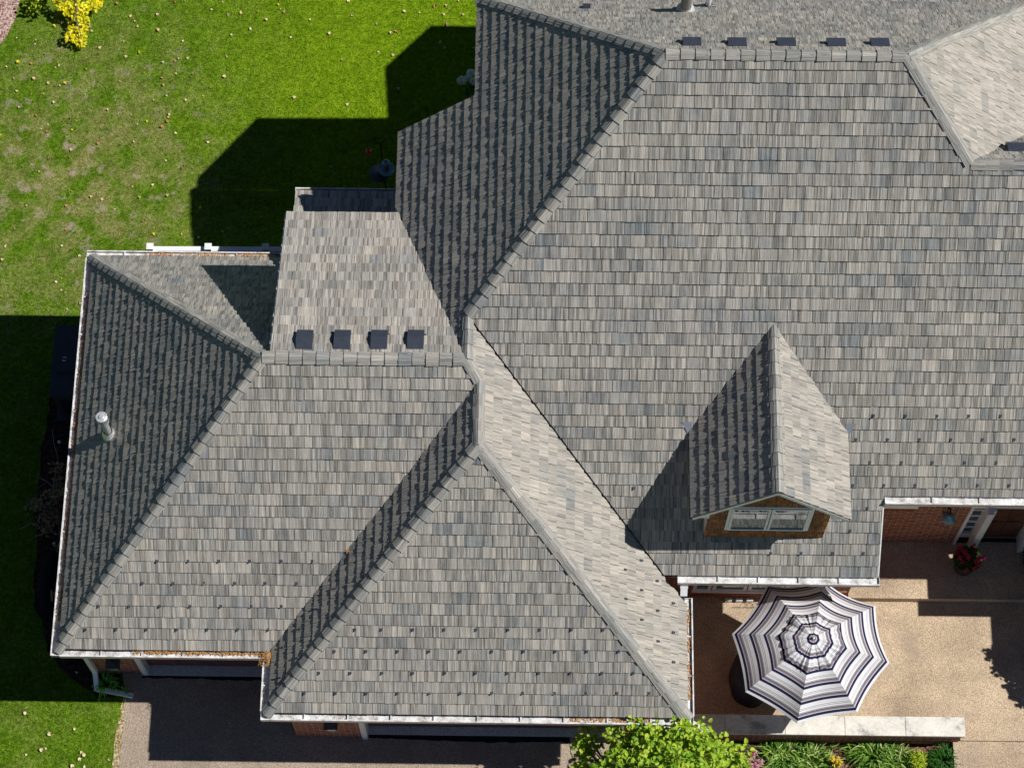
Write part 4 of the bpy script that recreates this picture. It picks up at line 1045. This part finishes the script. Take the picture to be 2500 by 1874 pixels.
# ---- black plastic heap
p = at(125, 1420, GZ+.25)
mb = MB(); n = 30; prev = None
for i, (r, z) in enumerate(((.34, 0), (.40, .15), (.38, .34), (.28, .48), (.13, .54), (.001, .55))):
    ring = [Vector((r*.62*(1+.06*math.sin(3*a+i)+.03*math.sin(9*a+i*2))*math.cos(a), r*1.45*(1+.05*math.sin(2*a+1)+.04*math.sin(7*a+i))*math.sin(a), z)) for a in [2*PI*k/n for k in range(n)]]
    if prev:
        for k in range(n): mb.poly([prev[k], prev[(k+1) % n], ring[(k+1) % n], ring[k]])
    prev = ring
o = mb.build('plastic_bag', M['tarp'], smooth=True, merge=True, loc=(p.x+.02, p.y, GZ)); tag(o, 'bulging black plastic bag in the mulch bed beside the garage', 'bag')
mb = MB(); s0 = at(124, 1440, GZ+.56); s1 = at(125, 1467, GZ+.5)
mb.obox(s0, (.025, 0, 0), s1-s0, (0, 0, .02)); mb.obox(s0+Vector((.055, -.03, 0)), (.022, 0, 0), (s1-s0)*.8, (0, 0, .02))
o = mb.build('wooden_stakes', M['tan']); tag(o, 'two tan wooden stakes lying on the black plastic bag', 'stakes')
def lightdisc(u, v, lab, sc=1):
    p = at(u, v, GZ+.12); e = empty('path_light', (p.x, p.y, GZ+.008), 0, lab, 'garden light', 'small pale garden lights in the mulch bed')
    mb = MB(); mb.tube([(0, 0, 0), (0, 0, .10)], .008, 8); mb.build('stem', M['iron'], e)
    mb = MB(); mb.lathe([(.03*sc, .10), (.032*sc, .115), (.02*sc, .135), (0, .14)], (0, 0, 0), 14); mb.build('lamp_head', M['pvc'], e)
lightdisc(145, 1078, 'small white garden light between the generator and the dead shrub'); lightdisc(132, 1326, 'small pale garden light between the dead shrub and the black bag', .9)
lightdisc(187, 1640, 'tiny pale garden light near the front corner of the mulch bed', .5)
# ---- bird feeder on its crook
bf0 = at(943, 470, LAWN_N); BX, BY = bf0.x, bf0.y
top = at(930, 352, 0)
bf = empty('bird_feeder', (BX, BY, LAWN_N), 0, 'tube bird feeder over a round tray on a black crook pole by the low roof', 'bird feeder')
ztop = None
for zz_ in [x*.05 for x in range(0, 80)]:
    q = at(930, 352, LAWN_N+zz_)
    if q.y <= BY: ztop = zz_; break
ztop = ztop or 1.8
mb = MB(); mb.tube([(0, 0, 0), (0, 0, ztop-.1), (0, 0, ztop)], .014, 8); mb.tube([(0, 0, ztop-.06), (.1, .08, ztop+.05), (.18, .12, ztop), (.2, .13, ztop-.1)], .009, 6); mb.tube([(0, 0, ztop-.06), (-.12, .05, ztop+.05), (-.24, .03, ztop-.02), (-.26, .03, ztop-.10)], .009, 6)
mb.tube([(0, 0, ztop*.6), (0, -.08, ztop*.62)], .008, 6)
mb.build('pole', M['iron'], bf)
def zfor(u, v, y):
    return aty(u, v, y)
q = zfor(944, 414, BY-.07); rel = q-Vector((BX, BY, LAWN_N))
mb = MB(); mb.lathe([(.02, .0), (.14, .012), (.15, .03), (.145, .03), (.12, .016), (0, .012)], rel, 28, cap=False); mb.build('tray', M['bluegrey'], bf, smooth=True)
mb = MB(); mb.lathe([(.045, .015), (.045, .24)], rel, 18); mb.build('seed_tube', M['clearplastic'], bf, smooth=True)
mb = MB(); mb.lathe([(.075, .24), (.072, .27), (.05, .285), (.05, .30), (.03, .30), (.03, .28), (0, .28)], rel, 24, cap=False); mb.build('cap', M['bluegrey'], bf, smooth=True)
q = zfor(922, 408, BY+.02); rel = q-Vector((BX, BY, LAWN_N)); mb = MB(); mb.lathe([(.0, .10), (.10, .04), (.19, 0.), (.185, 0.), (.1, .03)], rel-Vector((-.02, 0, .25)), 28, cap=False); mb.build('baffle', M['ventmetal'], bf, smooth=True)
q = zfor(900, 372, BY+.05)
hf = empty('hummingbird_feeder', (q.x, q.y, q.z), 0, 'small red hanging nectar feeder left of the tube bird feeder', 'bird feeder')
mb = MB(); mb.lathe([(.0, 0), (.04, .005), (.045, .03), (.02, .05), (.018, .12), (.03, .13), (.03, .15), (0, .16)], (0, 0, 0), 18)
for k in range(4):
    a = PI/4+k*PI/2; mb.tube([(.035*math.cos(a), .035*math.sin(a), .015), (.085*math.cos(a), .085*math.sin(a), -.01)], [.012, .018], 8)
mb.build('body', M['red'], hf)
mb = MB(); mb.tube([(0, 0, .16), (0, 0, .3)], .003, 5); mb.build('hanger', M['iron'], hf)
# ---- plants
def leafcloud(mb, c, rad, n, L, W, rnd, shell=.5, up=.6, tone=(0, 1)):
    c = Vector(c)
    for _ in range(n):
        d = Vector((rnd.gauss(0, 1), rnd.gauss(0, 1), rnd.gauss(0, 1))).normalized(); r = shell+(1-shell)*rnd.random()
        p = c+Vector((d.x*rad[0], d.y*rad[1], d.z*rad[2]))*r
        o = Vector((d.x+rnd.gauss(0, .7), d.y+rnd.gauss(0, .7), rnd.gauss(.0, .35))); s = rnd.uniform(.65, 1.2)
        mb.leaf(p, o, Vector((rnd.gauss(0, .45), rnd.gauss(0, .45), 1)), L*s, W*s, tone[0]+(tone[1]-tone[0])*rnd.random(), 0, rnd.uniform(.05, .4), .25)
def shrub(name, base, blobs, label, cat, leafm_, L=.08, W=.07, n=260, seed=1, group=None, stems=True, up=None, tone=(0, 1)):
    rnd = random.Random(seed); e = empty(name, base, 0, label, cat, group); B = Vector(base)
    mb = MB(); tw = MB()
    for (x, y, z, r) in blobs:
        c = Vector((x, y, z))-B; k = max(5, int(r*r*120))
        for _ in range(k):
            d = Vector((rnd.gauss(0, 1), rnd.gauss(0, 1), rnd.gauss(0, .8))).normalized()*r*rnd.uniform(.2, 1.15)
            cs = rnd.uniform(.08, .19); leafcloud(mb, c+d, (cs, cs, cs*1.3), int(n*cs*.42), L, W, rnd, .1, tone=(max(tone[0], rnd.random()*.5), tone[1]))
            if stems and rnd.random() < .8: tw.tube([c*.35+Vector((0, 0, .1)), c*.8+d*.3, c+d], [.012, .007, .003], 5)
        if stems: tw.tube([(0, 0, 0), c*.45+Vector((rnd.uniform(-.1, .1), rnd.uniform(-.1, .1), .1)), c], [.05, .03, .012], 7)
    mb.build('crown', leafm_, e)
    if tw.f: tw.build('branches', M['bark'], e)
    return e
blobs = []
for u, v, z, r in ((1432, 1800, 2.3, .20), (1420, 1815, 2.0, .16), (1508, 1815, 2.6, .30), (1580, 1830, 2.8, .5), (1640, 1800, 3.0, .26), (1672, 1785, 3.1, .14), (1690, 1830, 2.6, .42), (1590, 1810, 3.0, .22), (1540, 1880, 2.8, .5), (1745, 1850, 2.2, .34), (1786, 1862, 1.7, .28), (1460, 1890, 2.2, .36), (1640, 1890, 3.0, .5), (1720, 1905, 2.4, .45), (1500, 1960, 2.6, .6), (1620, 1990, 3.0, .7)):
    p = at(u, v, z); blobs.append((p.x, p.y, z, r))
shrub('shrub', (6.2, -5.9, BED), blobs, 'big bright green leafy shrub rising past the garage gutter at the bottom edge', 'shrub', M['leaf'], .09, .08, 300, 21)
# lilies and flowers in the planting bed
def lily(u, v, r, n, label, mat_, seed, L=.34, rise=.30, W=.022, cat='plant', z=BED, tone=(0, 1), name='daylily'):
    p = at(u, v, z); rnd = random.Random(seed); e = MB()
    for _ in range(n):
        a = rnd.random()*2*PI; q = Vector((rnd.gauss(0, r*.45), rnd.gauss(0, r*.38), 0)); az = math.atan2(q.y, q.x)+rnd.gauss(0, .9)
        e.blade(q, az, L*rnd.uniform(.5, 1.15), W*rnd.uniform(.7, 1.3), rise*rnd.uniform(.6, 1.3), tone[0]+(tone[1]-tone[0])*rnd.random())
    o = e.build(name, mat_, loc=(p.x, p.y, z)); tag(o, label, cat); return o
lily(1920, 1850, .38, 300, 'dense clump of strappy striped daylily leaves below the coping under the umbrella', M['leaf_lily'], 31)
lily(1975, 1862, .34, 200, 'strappy daylily clump beside the yellow flowers in the planting bed', M['leaf_lily'], 32)
lily(2130, 1846, .30, 260, 'middle clump of striped daylily leaves in the planting bed', M['leaf_lily'], 33)
lily(2185, 1866, .26, 180, 'daylily clump touching the lime green plant on its left', M['leaf_lily'], 34)
lily(2300, 1858, .19, 380, 'fine dark green grassy clump at the right end of the planting bed', M['leaf_dark'], 35, .20, .30, .010, 'ornamental grass', tone=(.3, 1), name='grass_clump')
lily(1803, 1812, .10, 90, 'thin grassy tuft between the big shrub and the seat wall', M['leaf_dark'], 36, .2, .2, .008, 'ornamental grass', name='grass_clump')
lily(262, 1672, .13, 50, 'shaded strap-leaved lily plant beside the white downspout', M['leaf_mid'], 37, .22, .28, .030, 'plant', GZ+.01, (.3, 1), name='lily_plant')
lily(302, 1690, .04, 9, 'small offshoot of lily leaves right of the white downspout foot', M['leaf_mid'], 38, .17, .2, .03, 'plant', GZ+.01, (.5, 1), name='lily_plant')
def flowers(u, v, r, n, label, mat_, seed, name, z=.84, size=.022, leafmat='leaf_dark'):
    p = at(u, v, z); rnd = random.Random(seed); e = empty(name, (p.x, p.y, BED), 0, label, 'flowers'); mb = MB(); fo = MB(); st = MB()
    for _ in range(n):
        a = rnd.random()*2*PI; rr_ = r*math.sqrt(rnd.random()); c = Vector((rr_*math.cos(a), rr_*math.sin(a), z-BED+rnd.uniform(-.06, .05)))
        st.tube([(c.x*.4, c.y*.4, 0), c], .003, 4)
        for _ in range(16):
            d = Vector((rnd.gauss(0, 1), rnd.gauss(0, 1), abs(rnd.gauss(0, 1)))).normalized(); mb.leaf(c+d*size, Vector((rnd.gauss(0, 1), rnd.gauss(0, 1), .2)), d, size*1.1, size*1.1, rnd.random())
    leafcloud(fo, (0, 0, (z-BED)*.55), (r, r, (z-BED)*.35), int(300*r*3), .05, .022, rnd, .2)
    mb.build('blossoms', mat_, e); fo.build('foliage', M[leafmat], e); st.build('stems', M['leaf_dark'], e)
flowers(1842, 1850, .16, 22, 'pale pink flower heads between the big shrub and the daylilies', M['petal_pale'], 41, 'pink_flowers')
flowers(2040, 1858, .09, 12, 'small patch of yellow flowers between the daylily clumps', M['petal_yellow'], 42, 'yellow_flowers', .74)
flowers(1835, 1872, .12, 14, 'pale pink flower heads at the very bottom edge left of the daylilies', M['petal_pale'], 43, 'pink_flowers')
rnd = random.Random(44); mb = MB(); p = at(2243, 1853, .69); leafcloud(mb, (0, 0, .2), (.13, .15, .12), 420, .05, .022, rnd, .1); o = mb.build('lime_plant', M['leaf_lime'], loc=(p.x, p.y, BED)); tag(o, 'small lime green bushy plant left of the grassy clump', 'plant')
# dead shrub and vines in the west bed
bl = []
for u, v, z, r in ((125, 1215, .45, .24), (150, 1190, .4, .16), (105, 1250, .35, .20), (140, 1270, .4, .22), (118, 1290, .3, .14), (80, 1235, .2, .12), (150, 1330, .3, .10), (138, 1140, .3, .08)):
    p = at(u, v, z+GZ); bl.append((p.x, p.y, z+GZ, r))
p = at(140, 1240, GZ)
shrub('dead_shrub', (p.x, p.y, GZ+.01), bl, 'withered brown shrub in the shaded mulch bed beside the garage', 'shrub', M['leaf_dead'], .055, .05, 190, 51, tone=(.2, 1))
mb = MB()
for pts_ in (((128, 1048), (131, 1080), (140, 1110), (146, 1160), (138, 1190)), ((98, 1166), (115, 1175), (131, 1190), (136, 1215), (134, 1250)), ((50, 1290), (75, 1278), (100, 1276), (122, 1270)), ((104, 1280), (105, 1295), (115, 1308), (132, 1312)), ((115, 1176), (95, 1190))):
    mb.tube([at(u, v, GZ+.12+.08*math.sin(i)) for i, (u, v) in enumerate(pts_)], .006, 5)
o = mb.build('bare_vine', M['vine']); tag(o, 'pale bare vine stems trailing over the dark mulch beside the garage', 'vine')
# hydrangea by the tall roof
p = at(1150, 230, LAWN_N); hy = empty('hydrangea', (p.x+.1, p.y-.25, LAWN_N), 0, 'white panicle hydrangea blooms poking out beside the tall roof edge', 'hydrangea'); HB = hy.location.copy()
rnd = random.Random(61); mb = MB(); st = MB(); fo = MB()
for u, v, sx, sy in ((1128, 197, .09, .08), (1139, 192, .05, .05), (1146, 181, .045, .085), (1151, 177, .05, .05), (1158, 198, .08, .07)):
    c = at(u, v, 1.05)-HB
    for _ in range(260):
        d = Vector((rnd.gauss(0, 1), rnd.gauss(0, 1), rnd.gauss(.2, .8))).normalized(); q = c+Vector((d.x*sx, d.y*sy, d.z*.06)); mb.leaf(q, Vector((rnd.gauss(0, 1), rnd.gauss(0, 1), 0)), d, .02, .02, rnd.random())
    st.tube([(0, 0, 0), c*.6, c], .006, 5)
for u, v in ((1143, 224), (1156, 208), (1150, 215), (1165, 218)):
    c = at(u, v, .65)-HB
    for _ in range(7): fo.leaf(c, Vector((rnd.gauss(0, 1), rnd.gauss(0, 1), .2)), Vector((0, 0, 1)), .10, .07, rnd.uniform(.4, 1))
mb.build('blooms', M['petal_white'], hy); st.build('stems', M['leaf_dark'], hy); fo.build('leaves', M['leaf_dark'], hy)
# yellow-leaved branch reaching in at the top left
zb_ = .35
yt = empty('yellow_tree', at(215, -330, LAWN_N), 0, 'young tree whose yellow-leaved branch hangs over the lawn at the top left corner', 'tree'); YB = yt.location.copy()
rnd = random.Random(71); mb = MB(); br = MB()
path = [(215, -330, LAWN_N), (210, -200, .6), (195, -90, .5), (184, -20, .4), (188, 20, .32), (183, 45, .26), (190, 60, .22), (200, 95, .17), (205, 112, .12)]
br.tube([at(*p)-YB for p in path], [.05, .045, .03, .022, .014, .010, .008, .005, .003], 7)
for u, v, z, r, k in ((140, 6, .5, .12, 60), (160, 18, .5, .14, 90), (185, 12, .55, .13, 90), (205, 20, .5, .14, 90), (230, 12, .5, .14, 110), (240, 0, .5, .12, 80), (190, 38, .45, .12, 80), (170, 30, .45, .10, 60), (205, 45, .45, .08, 40), (205, 60, .4, .08, 50), (180, 72, .35, .08, 50), (203, 80, .35, .08, 60), (168, 90, .35, .07, 45), (185, 95, .35, .08, 50), (204, 100, .3, .07, 50), (195, 112, .3, .05, 25), (170, 60, .3, .05, 12)):
    c = at(u, v, z-.25)-YB; leafcloud(mb, c, (r*.9, r*.9, .07), int(k*.5), .075, .07, rnd, .2)
    br.tube([at(190, min(v, 70)-10, z-.25)-YB, c], .004, 4)
for _ in range(14):
    c = at(rnd.uniform(60, 330), rnd.uniform(-340, -60), rnd.uniform(.2, 1.1))-YB; leafcloud(mb, c, (.3, .3, .2), 120, .075, .07, rnd, .2)
mb.build('crown', M['leaf_yellow'], yt); br.build('trunk', M['bark'], yt)
rnd = random.Random(72); mb = MB(); p = at(80, 10, LAWN_N+.15)
leafcloud(mb, (0, 0, .12), (.16, .22, .1), 130, .06, .05, rnd, .1)
o = mb.build('ground_plant', M['leaf_lime'], loc=(p.x, p.y, LAWN_N)); tag(o, 'small yellow-green plant at the top edge between mulch bed and yellow branch', 'plant')
# small tree east of the frame whose leaf shadow falls on the patio
bl = []
for dx, dy, z, r in ((0, 0, 2.7, .8), (-.45, .3, 2.3, .45), (-.5, -.35, 2.4, .45), (.3, -.7, 2.2, .5), (.2, .6, 2.6, .5), (-.85, -.05, 2.2, .22), (.75, -.6, 2.4, .5)): bl.append((14.42+dx, -3.12+dy, z, r))
shrub('small_tree', (14.8, -3.05, LO), bl, 'small leafy tree beyond the right edge shading the patio', 'tree', M['leaf'], .09, .08, 800, 81)
# ---- fallen leaves
LG = 'dry leaves scattered on the lawn'
def leafmesh(k, seed):
    rnd = random.Random(seed); mb = MB(); L = .062
    d = Vector((1, 0, .1)); mb.leaf(Vector((-L/2, 0, .012)), d, Vector((0, 0, 1)), L, L*.85, k, 0, rnd.uniform(-.5, .1), .35); mb.leaf(Vector((-L/2, .012, .014)), Vector((1, .5, .15)), Vector((.2, 0, 1)), L*.75, L*.6, k, 0, -.2, .3)
    return mb
protos = []
kinds = (('tan', .75, M['leaf_fallen'], 'dry tan leaf fallen on the grass'), ('pale', 1.0, M['leaf_fallen'], 'bleached pale leaf fallen on the grass'), ('brown', .1, M['leaf_fallen'], 'orange-brown leaf fallen on the grass'), ('yellow', .6, M['leaf_yellow'], 'bright yellow leaf fallen on the grass'))
rnd = random.Random(90); spots = []
while len(spots) < 185:
    u = rnd.uniform(-20, 1160); v = rnd.uniform(-10, 760)
    if u < 60-v*.5: continue
    dens = .95 if u < 800 and v < 330 else .45
    if u > 560 and v > 120: dens = .25
    if rnd.random() > dens: continue
    if v > 600 and u > 205: continue
    if u > 960 and v > 225: continue
    if u > 700 and v > 450: continue
    spots.append((u, v))
spots2 = [(182, 1777), (120, 1792), (100, 1830), (112, 1826), (65, 1842), (198, 1835), (205, 1843), (195, 1853), (267, 1853), (175, 1869), (208, 1869), (60, 1740)]
first = {}
def put_leaf(kd, p, s, az):
    nm, k, m, lab = kinds[kd]
    if kd not in first:
        o = leafmesh(k, kd+5).build('fallen_leaf', m); first[kd] = o
    else:
        o = first[kd].copy(); C.objects.link(o)
    o.location = p; o.rotation_euler = (rnd.uniform(-.3, .3), rnd.uniform(-.3, .3), az); o.scale = (s, s, s); tag(o, lab, 'leaf', kinds[kd][3].split(' leaf')[0]+' leaves on the lawn')
for u, v in spots:
    p = at(u, v, LAWN_N)
    p = at(u, v, lawn_z(p.x, p.y)); p = at(u, v, lawn_z(p.x, p.y)); put_leaf(rnd.choice((0, 0, 0, 0, 1, 2, 2, 3)), p+Vector((0, 0, .012)), rnd.uniform(.45, 1.15), rnd.random()*6.28)
for u, v in spots2: put_leaf(rnd.choice((0, 1, 1)), at(u, v, GZ+.012), rnd.uniform(.7, 1.15), rnd.random()*6.28)

# ---- short grass blades standing in the mown lawn (nobody could count them)
rg = np.random.default_rng(12)
inb = [tuple(A2(*p)) for p in bed]+[(-2.9, -3.1), (-3.1, 1.6)]
drv = [tuple(p) for p in [dl[0]+Vector((0, .35)), *[q+Vector((-.06, 0)) for q in dl], Vector((-3.1, -8)), Vector((8, -8)), Vector((8, -3))]]
pb = [tuple(at(u, v, LAWN_N).xy) for u, v in ((-400, -200), (70, -60), (50, 0), (36, 48), (14, 92), (-6, 118), (-400, 200))]
P_ = []
for (x0, x1, y0, y1_, dens) in ((-7.0, 3.0, 3.0, 10.6, 1150), (-7.0, -3.3, -3.9, 3.0, 500), (-7.0, -2.2, -5.6, -3.3, 1150)):
    n = int((x1-x0)*(y1_-y0)*dens); xy = np.column_stack((rg.uniform(x0, x1, n), rg.uniform(y0, y1_, n)))
    for x, y in xy:
        if y < 4.2 and in_poly((x, y), inb): continue
        if y < -3 and in_poly((x, y), drv): continue
        if x < -5.4 and y > 8.5 and in_poly((x, y), pb): continue
        P_.append((x, y, lawn_z(x, y)))
P_ = np.array(P_); n = len(P_); az = rg.uniform(0, 2*PI, n); hh = rg.uniform(.018, .042, n); ln = rg.uniform(.2, 1.1, n); wd_ = rg.uniform(.003, .007, n)
dx, dy = np.cos(az), np.sin(az)
A_v = P_+np.column_stack((-dy*wd_, dx*wd_, np.zeros(n))); B_v = P_+np.column_stack((dy*wd_, -dx*wd_, np.zeros(n))); C_v = P_+np.column_stack((dx*hh*ln, dy*hh*ln, hh))
V_ = np.stack((A_v, B_v, C_v), 1).reshape(-1, 3)
me = bpy.data.meshes.new('grass'); me.vertices.add(3*n); me.vertices.foreach_set('co', V_.ravel()); me.loops.add(3*n); me.loops.foreach_set('vertex_index', np.arange(3*n, dtype=np.int32))
me.polygons.add(n); me.polygons.foreach_set('loop_start', np.arange(0, 3*n, 3, dtype=np.int32)); me.polygons.foreach_set('loop_total', np.full(n, 3, dtype=np.int32)); me.update(); me.validate()
me.materials.append(M['grass']); go = bpy.data.objects.new('grass', me); C.objects.link(go)
tag(go, 'short green grass blades of the mown lawn', 'grass', kind='stuff')
